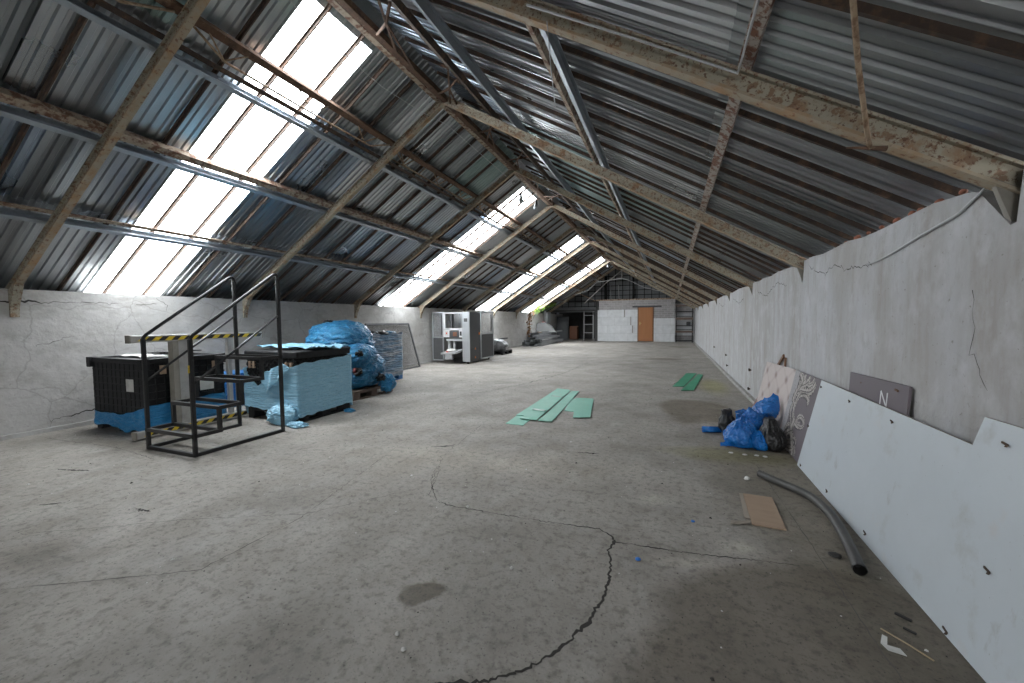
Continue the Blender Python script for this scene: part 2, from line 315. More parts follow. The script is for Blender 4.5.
# ------------------------------------------------------------------ mesh helpers
class MB:
    def __init__(s): s.v = []; s.f = []; s.mi = []; s.sm = []
    def add(s, vs, fs, mi=0, sm=False):
        o = len(s.v); s.v += [Vector(p) for p in vs]
        for f in fs: s.f.append(tuple(i + o for i in f)); s.mi.append(mi); s.sm.append(sm)
        return s
    def box(s, a, b, mi=0, rz=0, piv=None):
        x0, y0, z0 = a; x1, y1, z1 = b
        vs = [Vector(p) for p in ((x0, y0, z0), (x1, y0, z0), (x1, y1, z0), (x0, y1, z0), (x0, y0, z1), (x1, y0, z1), (x1, y1, z1), (x0, y1, z1))]
        if rz:
            c = Vector(piv) if piv else sum(vs, Vector()) / 8; R = Matrix.Rotation(rz, 3, 'Z'); vs = [R @ (p - c) + c for p in vs]
        return s.add(vs, [(0, 3, 2, 1), (4, 5, 6, 7), (0, 1, 5, 4), (1, 2, 6, 5), (2, 3, 7, 6), (3, 0, 4, 7)], mi)
    def prof(s, p0, p1, poly, up=(0, 0, 1), mi=0, mis=None, ends=True):
        """extrude a closed 2-D outline (side, up) from p0 to p1"""
        p0 = Vector(p0); p1 = Vector(p1); d = (p1 - p0).normalized(); up = Vector(up)
        sd = d.cross(up).normalized(); u = sd.cross(d)
        n = len(poly); vs = [p + sd * a + u * b for p in (p0, p1) for a, b in poly]
        for i in range(n):
            j = (i + 1) % n; s.add([], [], 0)
        o = len(s.v); s.v += vs
        for i in range(n):
            j = (i + 1) % n; s.f.append((o + i, o + j, o + n + j, o + n + i)); s.mi.append(mis[i] if mis else mi); s.sm.append(False)
        if ends:
            s.f.append(tuple(o + i for i in reversed(range(n)))); s.mi.append(mi); s.sm.append(False)
            s.f.append(tuple(o + n + i for i in range(n))); s.mi.append(mi); s.sm.append(False)
        return s
    def bar(s, p0, p1, w, h, up=(0, 0, 1), mi=0):
        w /= 2; h /= 2
        return s.prof(p0, p1, [(-w, -h), (w, -h), (w, h), (-w, h)], up, mi)
    def tube(s, pts, r, n=8, mi=0, cap=True, closed_r=None):
        pts = [Vector(p) for p in pts]; rings = []; m = len(pts); up = None
        for i, p in enumerate(pts):
            d = (pts[min(i + 1, m - 1)] - pts[max(i - 1, 0)]).normalized()
            if up is None:
                up = Vector((0, 0, 1)) if abs(d.z) < .9 else Vector((1, 0, 0))
            a = d.cross(up).normalized(); up = a.cross(d).normalized()
            rr = r[i] if isinstance(r, (list, tuple)) else r
            rings.append([p + a * cos(2 * pi * k / n) * rr + up * sin(2 * pi * k / n) * rr for k in range(n)])
        o = len(s.v)
        for g in rings: s.v += g
        for i in range(m - 1):
            for k in range(n):
                k2 = (k + 1) % n
                s.f.append((o + i * n + k, o + i * n + k2, o + (i + 1) * n + k2, o + (i + 1) * n + k)); s.mi.append(mi); s.sm.append(True)
        if cap:
            s.f.append(tuple(o + k for k in reversed(range(n)))); s.mi.append(mi); s.sm.append(False)
            s.f.append(tuple(o + (m - 1) * n + k for k in range(n))); s.mi.append(mi); s.sm.append(False)
        return s
    def grid(s, fn, nu, nv, mi=0, wrap=False, sm=True):
        o = len(s.v); cu = nu if wrap else nu + 1
        for j in range(nv + 1):
            for i in range(cu): s.v.append(Vector(fn(i / nu, j / nv)))
        for j in range(nv):
            for i in range(nu):
                i2 = (i + 1) % cu
                s.f.append((o + j * cu + i, o + j * cu + i2, o + (j + 1) * cu + i2, o + (j + 1) * cu + i)); s.mi.append(mi); s.sm.append(sm)
        return s
    def poly(s, pts, mi=0): return s.add(pts, [tuple(range(len(pts)))], mi)
    def slab(s, pts, thick, mi=0, emi=None):
        """thick sheet: outline pts (3-D) pushed by the vector thick"""
        n = len(pts); t = Vector(thick); a = [Vector(p) for p in pts]; b = [p + t for p in a]
        o = len(s.v); s.v += a + b
        s.f.append(tuple(o + i for i in reversed(range(n)))); s.f.append(tuple(o + n + i for i in range(n)))
        s.mi += [mi, mi]; s.sm += [False, False]
        for i in range(n):
            j = (i + 1) % n; s.f.append((o + i, o + j, o + n + j, o + n + i)); s.mi.append(mi if emi is None else emi); s.sm.append(False)
        return s
    def build(s, name, mats, parent=None, loc=None, bevel=0, subd=0, sol=0):
        if not isinstance(mats, (list, tuple)): mats = [mats]
        if parent is not None:
            base = Vector(); q = parent
            while q: base += q.location; q = q.parent
            base += Vector(loc) if loc else Vector(); rel = Vector(loc) if loc else Vector()
        else:
            base = Vector(loc) if loc else Vector(); rel = base
        me = bpy.data.meshes.new(name); me.from_pydata([p - base for p in s.v], [], s.f)
        for m in mats: me.materials.append(m)
        me.polygons.foreach_set('material_index', s.mi); me.polygons.foreach_set('use_smooth', s.sm); me.update()
        o = bpy.data.objects.new(name, me); o.location = rel; COL.objects.link(o)
        if parent is not None: o.parent = parent
        if sol:
            k = o.modifiers.new('thickness', 'SOLIDIFY'); k.thickness = sol; k.offset = 0
        if bevel:
            k = o.modifiers.new('bevel', 'BEVEL'); k.width = bevel; k.segments = 2; k.limit_method = 'ANGLE'; k.angle_limit = radians(40)
        if subd:
            k = o.modifiers.new('subd', 'SUBSURF'); k.levels = subd; k.render_levels = subd
        return o
def tag(o, label=None, cat=None, group=None, kind=None):
    if label: o['label'] = label
    if cat: o['category'] = cat
    if group: o['group'] = group
    if kind: o['kind'] = kind
    return o
def thing(name, label, cat, loc, group=None):
    o = bpy.data.objects.new(name, None); o.empty_display_size = .1; o.location = loc; COL.objects.link(o)
    return tag(o, label, cat, group)
def struct(o, label, cat): return tag(o, label, cat, None, 'structure')
def nz(p, s=1.0, seed=0.0): return noise.noise(Vector((p[0] * s + seed, p[1] * s + seed * .7, p[2] * s - seed)))
def rnd(seed): return random.Random(seed)
ORD = ['first', 'second', 'third', 'fourth', 'fifth', 'sixth', 'seventh', 'eighth', 'ninth', 'tenth', 'eleventh']

# ------------------------------------------------------------------ the shell
def ribbon(mb, pts, w, z=None, axis='z', x=None, mi=1, seed=1, jit=.008, step=.03):
    """thin jagged dirt-filled crack lying on a surface; pts are 2-D, w width (number or list)"""
    R = rnd(seed); P = []; Wd = []
    for i in range(len(pts) - 1):
        a, b = pts[i], pts[i + 1]; L = hypot(b[0] - a[0], b[1] - a[1]); n = max(1, int(L / step * (2.2 if axis == 'z' and L < .5 else 1)))
        wa = w[i] if isinstance(w, list) else w; wb = w[i + 1] if isinstance(w, list) else w
        for k in range(n):
            t = k / n; P.append((a[0] + (b[0] - a[0]) * t + R.gauss(0, jit * .5), a[1] + (b[1] - a[1]) * t + R.gauss(0, jit * .5)))
            Wd.append((wa + (wb - wa) * t) * max(.25, 1 + 1.1 * noise.noise(Vector((P[-1][0] * 9, P[-1][1] * 9, seed)))) * R.uniform(.8, 1.2))
    P.append(pts[-1]); Wd.append(.001)
    o = len(mb.v)
    for i, p in enumerate(P):
        a = P[max(0, i - 1)]; b = P[min(len(P) - 1, i + 1)]; L = hypot(b[0] - a[0], b[1] - a[1]) or 1
        nx, ny = -(b[1] - a[1]) / L, (b[0] - a[0]) / L
        for sg in (-1, 1):
            q = (p[0] + nx * sg * Wd[i] / 2, p[1] + ny * sg * Wd[i] / 2)
            mb.v.append(Vector((q[0], q[1], z)) if axis == 'z' else Vector((x, q[0], q[1])))
    for i in range(len(P) - 1):
        mb.f.append((o + 2 * i, o + 2 * i + 1, o + 2 * i + 3, o + 2 * i + 2)); mb.mi.append(mi); mb.sm.append(False)

fl = MB()
fl.box((XL - .55, YN, -.12), (XR + .42, YF + .3, 0), 0)
Z1 = .0008
ribbon(fl, [(-1.86, 2.95), (-1.74, 2.66), (-1.66, 2.56), (-1.50, 2.36), (-1.39, 2.333), (-1.02, 2.336), (-.7, 2.35), (-.378, 2.377), (-.30, 2.32), (-.27, 2.26)], [.002, .004, .008, .004, .006, .006, .005, .008, .012, .014], Z1, seed=3)
ribbon(fl, [(-.28, 2.27), (-.30, 2.17), (-.281, 2.106), (-.265, 2.0), (-.257, 1.884), (-.27, 1.75), (-.303, 1.606), (-.36, 1.48), (-.413, 1.375), (-.49, 1.28), (-.587, 1.204), (-.75, 1.13)], [.018, .008, .009, .011, .010, .014, .018, .014, .010, .008, .012, .014], Z1, seed=4)
ribbon(fl, [(-.27, 2.265), (.05, 2.285), (.35, 2.33), (.62, 2.37)], [.008, .006, .006, .002], Z1, seed=5, jit=.006)
ribbon(fl, [(-1.39, 2.333), (-1.6, 2.42), (-1.8, 2.9)], .003, Z1, seed=6)
ribbon(fl, [(-2.93, .83), (-2.204, 1.265), (-2.19, 1.85), (-2.6, 3.6)], [.003, .005, .004, .002], Z1, mi=2, seed=7, jit=.008)
ribbon(fl, [(-3.6, 1.1), (-2.9, 1.55), (-2.2, 1.9), (-1.7, 2.55)], [.003, .004, .004, .002], Z1, mi=2, seed=8, jit=.01)
ribbon(fl, [(.70, 3.9), (.72, 3.2), (.74, 2.6), (.75, 1.9), (.77, 1.2)], .004, Z1, mi=2, seed=9, jit=.004)
ribbon(fl, [(-6.4, 2.2), (-5.2, 2.28), (-4.4, 2.2)], .006, Z1, mi=2, seed=10)
ribbon(fl, [(-3.1, 6.2), (-2.6, 7.6), (-2.3, 9.4), (-2.2, 12.5)], [.010, .016, .014, .012], Z1, mi=2, seed=11, jit=.05)
ribbon(fl, [(-1.2, 7.9), (.0, 7.85), (.3, 7.82)], .010, Z1, mi=2, seed=12, jit=.02)
ribbon(fl, [(-2.1, 4.3), (-1.95, 3.2), (-1.7, 2.6)], .004, Z1, mi=2, seed=13, jit=.02)
for sd, (a, b, c, d) in enumerate([(-4.25, 1.0, -4.0, 1.06), (-3.35, 1.55, -3.2, 1.56), (-4.9, 1.75, -4.6, 1.83), (-2.2, 3.4, -2.0, 3.5), (-3.3, 7.2, -2.9, 7.5), (-2.7, 8.4, -2.6, 8.8), (-1.9, 10, -1.7, 10.1), (-.9, 3.7, -.6, 3.75), (-4.05, 1.35, -3.95, 1.42)]):
    ribbon(fl, [(a, b), ((a + c) / 2 + .02, (b + d) / 2), (c, d)], [.01, .025, .006], Z1, mi=1, seed=30 + sd, jit=.01)
struct(fl.build('floor', [M_floor, M_crack, M_crack2]), 'worn grey concrete floor with a long curving crack', 'floor')

wl = MB()
wl.box((XL - .55, YN, -.1), (XL, YF, ZL))
for i, (pts, w) in enumerate([([(1.94, 1.50), (2.3, 1.505), (2.6, 1.51), (3.1, 1.515)], [.008, .012, .006, .003]), ([(1.70, 1.6), (1.74, 1.35), (1.83, 1.2), (1.86, .8)], [.012, .007, .004, .002]),
                              ([(3.25, 1.5), (3.5, 1.52)], .005), ([(3.5, 1.62), (3.62, 1.5), (3.6, 1.42)], .004), ([(2.3, 1.0), (2.6, 1.1)], .003), ([(2.35, .12), (2.8, .18), (3.0, .1)], [.004, .02, .004])]):
    ribbon(wl, pts, w, axis='x', x=XL + .0012, seed=50 + i, jit=.02)
struct(wl.build('wall_left', [M_wall_l, M_crack]), 'low rough grey plastered wall under the roof lights', 'wall')

# right wall: the top runs level in each bay and is cut away on the slant around every rafter foot
wr = MB(); prof = [(YN, -.1), (YN, 1.80)]
RWn = rnd(8)
for k in range(-3, 10):
    y = Y0 + DY * k
    nb = y - .075; nf = y + .15
    if nf < YN or nb > YF: continue
    if prof[-1][0] < nb - .2:
        y0_ = prof[-1][0]; n = 9
        for q in range(1, n): prof.append((y0_ + (nb - y0_) * q / n, 1.795 + RWn.uniform(-.012, .012)))
    prof += [(nb, 1.80), (nb + .02, 1.60), (nb + .05, 1.595), (nf, 1.765), (nf + .07, 1.785)]
prof += [(YF, 1.79), (YF, -.1)]
wr.slab([(XR, a, b) for a, b in prof], (.13, 0, 0))
wr.box((XR + .13, YN, -.1), (XR + .40, YF, 1.795))
for i, (pts, w) in enumerate([([(3.25, 1.585), (3.6, 1.60), (3.9, 1.655), (4.1, 1.62), (4.35, 1.66), (4.52, 1.74)], .005), ([(5.3, 1.6), (5.7, 1.68), (6.3, 1.55), (6.9, 1.64)], .006),
                              ([(8.1, 1.6), (8.6, 1.52), (9.4, 1.66)], .008), ([(2.32, 1.35), (2.3, 1.1), (2.2, .95)], .003), ([(10.6, 1.58), (11.2, 1.55), (12, 1.66)], .008)]):
    ribbon(wr, pts, w, axis='x', x=XR - .0012, seed=70 + i, jit=.02)
struct(wr.build('wall_right', [M_wall_r, M_crack]), 'long off-white streaky plastered wall with slanted cut-outs', 'wall')
DX0, DX1, DZ = -1.5, .6, 2.2              # open gateway added behind the viewer to light camera-facing surfaces
bk = MB(); bk.box((XL - .55, YN - .2, -.1), (DX0, YN, 4.7)); bk.box((DX1, YN - .2, -.1), (XR + .42, YN, 4.7)); bk.box((DX0, YN - .2, DZ), (DX1, YN, 4.7))
struct(bk.build('wall_back', M_wall_l), 'plastered end wall with an added open gateway behind the viewer', 'wall')
struct(MB().box((-30, YN - 30, -.14), (25, YN - .2, -.02)).build('ground', M_curb), 'concrete yard added outside the gateway', 'ground')  # unseen slab added so no sky light rises through the gateway

def curb(x0, x1, nm, lb):
    b = MB(); R = rnd(5)
    n = 60
    def top(u): return .05 + .008 * nz((u * 40, 0, 0), 1)
    sgn = 1 if x1 > x0 else -1
    b.grid(lambda u, v: ((x0, YN + (YF - YN) * u, top(u)) if v == 0 else (x1 + .008 * nz((u * 60, 3, 0)) * sgn, YN + (YF - YN) * u, top(u) - .006) if v == .5 else (x1 + .012 * sgn, YN + (YF - YN) * u, -.01)), 160, 2, sm=False)
    struct(b.build(nm, M_curb), lb, 'baseboard')
curb(XL - .01, XL + .045, 'baseboard_left', 'low rough concrete curb along the left wall foot')
curb(XR + .01, XR - .05, 'baseboard_right', 'low concrete curb along the right wall foot')

# roof sheets: trapezoidal steel, laid in rows from purlin to purlin
def sheet(mb, side, y0, y1, xa, xb, off, mi, pitch=.083, hgt=.020, phase=0.0):
    ys = []; n0 = int(math.floor((y0 - phase) / pitch)) - 1
    y = phase + n0 * pitch
    while y < y1 + pitch:
        for dy, dz in ((0, 0), (.028, 0), (.038, 1), (.062, 1), (.072, 0)):
            if y0 < y + dy < y1: ys.append((y + dy, dz))
        y += pitch
    ys = [(y0, 0)] + ys + [(y1, 0)]
    f = zl if side == 'L' else zr; o = len(mb.v)
    nx = 2
    for yy, dz in ys:
        for q in range(nx + 1):
            x = xa + (xb - xa) * q / nx
            mb.v.append(Vector((x, yy, f(x, off + dz * hgt))))
    c = nx + 1
    for i in range(len(ys) - 1):
        for q in range(nx):
            mb.f.append((o + i * c + q, o + i * c + q + 1, o + (i + 1) * c + q + 1, o + (i + 1) * c + q)); mb.mi.append(mi); mb.sm.append(False)
PUR_L = [XL - .50, -5.90, -4.88, -3.94, XRG + .02]
PUR_R = [XR + .36, .313, -.76, -1.80, XRG - .02]
SH_OFF = .245
def spans(side):
    ys = [YN]
    if side == 'L':
        for a, b in sorted(SKYL): ys += [a, b]
    ys.append(YF + .2); return [(ys[i], ys[i + 1]) for i in range(0, len(ys), 2)]
R = rnd(21)
for side, pur, nm in (('L', PUR_L, 'ceiling_left'), ('R', PUR_R, 'ceiling_right')):
    mb = MB()
    for ri in range(len(pur) - 1):
        xa, xb = pur[ri], pur[ri + 1]
        lap = .06 if side == 'L' else -.06
        for a, b in spans(side):
            y = a
            while y < b - .01:
                w = min(R.choice([.86, .95, 1.08]), b - y)
                if b - y - w < .3: w = b - y
                if side == 'L': mi = R.choices([0, 1, 2, 3], [3, 1.8 if ri < 2 else .5, 3, .8 if ri > 1 else 0])[0]
                else: mi = 3 if (ri == 2 and 5 < y < 7.5) else R.choices([0, 1, 2, 3], [2, 1, 3, .8])[0]
                sheet(mb, side, y - .02, y + w + .02, xa, xb + (lap if ri < len(pur) - 2 else 0), SH_OFF + .008 * (ri % 2) + R.uniform(0, .006), mi, phase=R.uniform(0, .1) if R.random() < .2 else 0)
                y += w
    struct(mb.build(nm, M_galv), 'underside of the %s roof slope of ribbed galvanised sheets' % ('left' if side == 'L' else 'right'), 'roof')
for i, (a, b) in enumerate(SKYL):
    mb = MB()
    for ri in range(len(PUR_L) - 1):
        sheet(mb, 'L', a - .04, b + .04, PUR_L[ri], PUR_L[ri + 1] + (.04 if ri < 3 else 0), SH_OFF + .012 + .006 * (ri % 2), 0, pitch=.125, hgt=.014)
    struct(mb.build('window_%d' % (i + 1), M_pane), ['wide bright roof light nearest the step frame', 'bright roof light past the blue bundles, second down the hall', 'third roof light, above the machine', 'fourth roof light, beside the ivy at the far end'][i], 'roof light')
# ridge cap closing the apex, dark wall plates closing the eaves
rc = MB(); rc.add([(XRG - .3, YN, zl(XRG - .3, .27)), (XRG, YN, ZRG + .30), (XRG + .3, YN, zr(XRG + .3, .27)), (XRG - .3, YF + .2, zl(XRG - .3, .27)), (XRG, YF + .2, ZRG + .30), (XRG + .3, YF + .2, zr(XRG + .3, .27))], [(0, 1, 4, 3), (1, 2, 5, 4)])
struct(rc.build('trim_3', M_galv[2]), 'folded sheet capping along the roof ridge', 'trim')
struct(MB().box((XL - .50, YN, ZL), (XL - .42, YF, zl(XL - .46, .2))).build('trim_1', M_purl_dark), 'dark wall plate closing the left eaves', 'trim')
struct(MB().box((XR + .30, YN, 1.79), (XR + .38, YF, zr(XR + .38, .24))).build('trim_2', M_purl_dark), 'dark wall plate closing the right eaves', 'trim')

# ------------------------------------------------------------------ far end: partition, gable, alcove
far = MB()
far.box((-3.95, YW, -.1), (-1.72, YW + .2, 1.80), 0); far.box((-.86, YW, -.1), (.24, YW + .2, 1.30), 0)
far.box((-3.88, YW + .01, 1.80), (-1.72, YW + .2, 2.34), 1); far.box((-1.72, YW + .01, 1.98), (-.86, YW + .2, 2.34), 1)
far.box((-.86, YW + .01, 1.30), (.24, YW + .2, 2.34), 1)
far.box((.24, YW + .35, -.1), (XR + .2, YW + .5, 2.1), 1)
far.box((.24, YW + .34, .35), (XR + .2, YW + .36, 1.55), 0)
for a, b, z0, z1 in ((-2.47, -2.40, 1.38, 1.80), (-2.12, -2.06, .93, 1.40), (-2.02, -1.95, .48, .90)): far.box((a, YW - .004, z0), (b, YW + .01, z1), 2)
struct(far.build('wall_far', [M_blockw, M_brickg, M_curb]), 'partition wall of white blocks topped with grey bricks', 'wall')
struct(MB().box((-4.05, YW - .03, 2.33), (.30, YW + .25, 2.41)).build('trim_4', M_rustlite), 'rusty ledge along the top of the far partition', 'trim')
struct(MB().box((-2.0, YW - .03, 1.915), (-.45, YW + .1, 2.0)).build('trim_5', M_scrapdk, bevel=.006), 'dark concrete lintel above the brown door', 'trim')
d = struct(MB().box((-1.665, YW - .012, .02), (-.915, YW + .04, 1.90)).build('door_1', M_door, bevel=.004), 'closed orange-brown door in the white partition', 'door')
fr = MB(); fr.box((-1.72, YW - .02, 0), (-1.67, YW + .06, 1.92)); fr.box((-.91, YW - .02, 0), (-.86, YW + .06, 1.92)); fr.box((-1.72, YW - .02, 1.90), (-.86, YW + .06, 1.94))
fr.build('door_frame', M_wood, d)
hd = MB(); hd.box((-1.61, YW - .02, .92), (-1.57, YW - .012, 1.10)); hd.tube([(-1.59, YW - .02, 1.03), (-1.59, YW - .06, 1.03), (-1.50, YW - .062, 1.03)], .009)
hd.build('door_handle', M_brass, d)
# gable above the partition: dusty panels behind a dark lattice
gb = MB(); gy = YW + .55
gb.poly([(-7.0, gy, 1.7), (1.2, gy, 1.7), (1.2, gy, 2.1), (XRG, gy, ZRG + .28), (-7.0, gy, zl(-7.0, .28))], 0)
gb.poly([(XL - .6, YF + .15, -.1), (1.7, YF + .15, -.1), (1.7, YF + .15, 2.4), (XRG, YF + .15, 4.7), (XL - .6, YF + .15, 2.2)], 1); gb.poly([(XL - .6, gy + .3, 1.6), (XL + .1, gy + .3, 1.6), (XL + .1, gy + .3, 2.2), (XL - .6, gy + .3, 1.9)], 1)
for z in (2.05, 2.38, 2.66, 2.94, 3.22, 3.5, 3.78):
    xa = max(-6.9, XL + (z - ZL - .25) / TL); xb = min(1.1, XR - (z - ZR - .2) / TR)
    gb.box((xa, gy - .03, z - .018), (xb, gy - .005, z + .018), 2)
x = -6.6
while x < 1.0:
    zt = min(zl(x), zr(x)) + .2
    gb.box((x - .018, gy - .035, 2.0), (x + .018, gy - .005, zt), 2); x += .40
struct(gb.build('wall_gable', [M_gable, M_dkwall, M_void]), 'dusty grey gable panels behind a dark lattice of bars', 'wall')
gp = 0
for x, w, lb in ((-3.55, .16, 'thick dark gable post left of centre above the white blocks'), (-2.0, .09, 'thin dark gable post right of centre above the door')):
    tag(MB().box((x - w / 2, YW + .38, 2.41), (x + w / 2, YW + .48, min(zl(x), zr(x)) + .1)).build('gable_post', M_void), lb, 'post')
# alcove left of the partition
al = MB(); al.box((-4.05, YW, 0), (-3.95, YW + 2.7, 2.34)); al.box((-6.98, YF, 0), (-3.9, YF + .1, 2.4)); al.box((-6.8, YW - .02, 1.74), (-3.95, YW + .1, 1.84)); al.box((-4.11, YW - .06, 0), (-3.97, YW + .06, 1.80))
al.box((-6.98, YW + .3, 2.3), (-3.95, YF, 2.34))
struct(al.build('wall_alcove', M_dkwall), 'dark boarded alcove walls left of the partition', 'wall')
def board(name, pts, th, mt, lb, cat, group=None): return tag(MB().slab(pts, th).build(name, mt, loc=pts[0]), lb, cat, group)
M_dkpanel = mat('dark_grey_panel', (.10, .108, .115), .6, layers=[(3, 5, .45, .7, (.075, .08, .085), .7, I3)])
board('sheet_panel', [(-6.55, 24.2, 0), (-5.95, 24.5, 0), (-5.95, 24.6, 1.12), (-6.3, 24.45, 1.16), (-6.55, 24.32, .9)], (0, .03, 0), M_dkpanel, 'tall dark grey panel standing in the alcove, clipped corner', 'panel')
board('sheet_panel', [(-6.70, 24.9, 0), (-6.0, 25.1, 0), (-6.0, 25.18, 1.45), (-6.70, 24.98, 1.45)], (0, .03, 0), M_dkpanel, 'larger dark panel deepest in the alcove corner', 'panel')
cb = thing('wooden_cabinet', 'reddish brown wooden cabinet standing in the dark alcove', 'cabinet', (-5.66, 25.2, 0))
MB().box((-5.90, 25.0, .02), (-5.42, 25.45, .84)).build('body', M_cabwood, cb, bevel=.006)
MB().box((-5.88, 24.985, .05), (-5.67, 25.0, .82)).build('door', M_cabwood, cb); MB().box((-5.65, 24.985, .05), (-5.44, 25.0, .82)).build('door', M_cabwood, cb)
ld = thing('steel_ladder', 'grey ladder-like steel frame standing in the alcove opening', 'ladder', (-4.55, 24.3, 0))
for x in (-4.85, -4.3): MB().box((x - .025, 24.28, 0), (x + .025, 24.32, 1.78)).build('rail', M_wire, ld)
for z in (.45, .95, 1.5): MB().box((-4.83, 24.285, z), (-4.32, 24.315, z + .035)).build('rung', M_wire, ld)

# steel rack beside the partition, right-hand corner
rk = thing('storage_rack', 'dark steel rack with brown plank shelves beside the white partition', 'rack', (.72, 23.45, 0))
for x in (.30, 1.10):
    for y in (23.3, 23.65): MB().bar((x, y, 0), (x, y, 2.0), .05, .05, (0, 1, 0)).build('upright', M_black, rk)
for z, mt, h in ((.06, M_black, .05), (.52, M_plank, .10), (.66, M_black, .03), (.86, M_black, .05), (1.20, M_plank, .13), (1.36, M_black, .03), (1.62, M_black, .05), (1.92, M_plank, .06)):
    if mt is M_plank: MB().box((.27, 23.25, z), (1.13, 23.68, z + h)).build('shelf', mt, rk)
    else: MB().box((.3, 23.28, z), (1.1, 23.31, z + h)).box((.3, 23.64, z), (1.1, 23.67, z + h)).build('beam', mt, rk)
tag(MB().box((.80, 23.35, .912), (1.0, 23.6, 1.10)).build('toolbox', M_black, loc=(.9, 23.45, .912), bevel=.01), 'small black box sitting on a rack shelf', 'box')

# electrical box on the far left wall with conduit
eb = thing('fuse_box', 'grey fuse box with red switch on the far left wall', 'fuse box', (XL, 22.5, 1.1))
MB().box((XL, 22.2, 1.10), (XL + .22, 22.9, 1.72)).build('body', M_grey, eb, bevel=.01)
MB().box((XL + .22, 22.26, 1.16), (XL + .235, 22.84, 1.66)).build('lid', M_grey, eb, bevel=.004)
MB().tube([(XL + .1, 22.0, 1.1), (XL + .1, 22.0, 2.0)], .025).build('conduit', M_wire, eb)
MB().box((XL, 21.9, 1.02), (XL + .15, 22.08, 1.16)).build('switch', M_red, eb)

# ------------------------------------------------------------------ roof frame
I_H, I_W, I_T = .098, .060, .012
def i_section():
    h, w, t = I_H / 2, I_W / 2, I_T / 2; f = .012
    return [(-w, -h), (w, -h), (w, -h + f), (t, -h + f), (t, h - f), (w, h - f), (w, h), (-w, h), (-w, h - f), (-t, h - f), (-t, -h + f), (-w, -h + f)]
NRAF = list(range(-2, 9))
def rafter(k, side):
    y = Y0 + DY * k
    if side == 'L': p0 = Vector((XRG - .02, y, ZRG - .01)); p1 = Vector((XL - .12, y, zl(XL - .12)))
    else: p0 = Vector((XRG + .02, y, ZRG - .01)); p1 = Vector((XR + .12, y, zr(XR + .12)))
    n = Vector((-(p1.z - p0.z), 0, p1.x - p0.x)).normalized()
    if n.z < 0: n = -n
    mb = MB(); mb.prof(p0, p1, i_section(), n, mis=[1, 1, 1, 0, 0, 0, 0, 0, 0, 0, 1, 1])
    nm = 'nearest' if k == 0 else ORD[k] if k > 0 else ['closest behind the viewer', 'farther back behind the viewer'][-k - 1]
    word = 'left' if side == 'L' else 'right'
    if k >= 0: lb = 'rusty beige steel rafter of the %s roof slope, %s from the viewer' % (word, ORD[k])
    else: lb = 'rusty beige rafter of the %s roof slope, %s' % (word, nm)
    o = tag(mb.build('rafter', [M_paintrust, M_flange], loc=p0), lb, 'rafter', 'rafters of the %s slope' % word)
    g = MB(); s = 1 if side == 'L' else -1
    if side == 'L':   # leg running down the wall face
        g.slab([(XL + .16, y - .035, zl(XL + .16) - .06), (XL - .02, y - .035, zl(XL) - .02), (XL - .02, y - .035, 1.34), (XL + .012, y - .035, 1.33), (XL + .03, y - .035, 1.44)], (0, .07, 0))
    else:
        g.slab([(XR - .05, y - .012, zr(XR - .05) - .03), (XR + .125, y - .012, zr(XR + .125) - .03), (XR + .125, y - .012, 1.60), (XR + .01, y - .012, 1.61)], (0, .024, 0))
    g.build('foot_plate', M_post if side == 'R' else M_paintrust, o)
    return o
for k in NRAF:
    rafter(k, 'L'); rafter(k, 'R')

C_H = .085
def chan(w=.05, h=C_H, t=.006): return [(-w / 2, -h / 2), (w / 2, -h / 2), (w / 2, -h / 2 + t), (-w / 2 + t, -h / 2 + t), (-w / 2 + t, h / 2 - t), (w / 2, h / 2 - t), (w / 2, h / 2), (-w / 2, h / 2)]
def ang(w=.05, h=.05, t=.007): return [(-w / 2, -h / 2), (w / 2, -h / 2), (w / 2, -h / 2 + t), (-w / 2 + t, -h / 2 + t), (-w / 2 + t, h / 2), (-w / 2, h / 2)]
YB = YW + .50
def purlin(side, x, off, prof, mt, name, lb, cat='purlin', ya=YN, yb=YB, mis=None):
    f = zl if side == 'L' else zr; sl = TL if side == 'L' else -TR
    n = Vector((-sl, 0, 1)).normalized(); z = f(x, off)
    mb = MB().prof((x, ya, z), (x, yb, z), prof, n, mis=mis)
    return tag(mb.build(name, mt, loc=(x, ya, z)), lb, cat, 'purlins along the hall')
PO = .135
purlin('L', -5.90, PO, chan(), M_purlin, 'purlin', 'galvanised purlin lowest on the left slope')
purlin('L', -5.815, PO + .03, ang(), M_rustlite, 'angle_purlin', 'rusty angle bar just above the lowest left galvanised purlin')
purlin('L', -4.90, PO - .01, chan(), M_purlin, 'purlin', 'galvanised purlin halfway up the left slope')
purlin('L', -4.81, PO + .02, [(-.04, -.035), (.04, -.035), (.04, .035), (-.04, .035)], M_rustlite, 'angle_purlin', 'flaking white and rust bar along the middle left purlin')
purlin('L', -3.98, PO, chan(), M_purlin, 'purlin', 'galvanised purlin highest on the left slope')
purlin('L', -3.90, PO + .03, ang(.05, .04), M_purl_dark, 'angle_purlin', 'dark rusty angle bar above the highest left galvanised purlin')
tp = purlin('L', -3.64, PO - .01, [(-.035, -.03), (.035, -.03), (.035, .03), (-.035, .03)], M_rust, 'lattice_purlin', 'brown rusty lattice purlin with thin rods below the ridge, left slope')
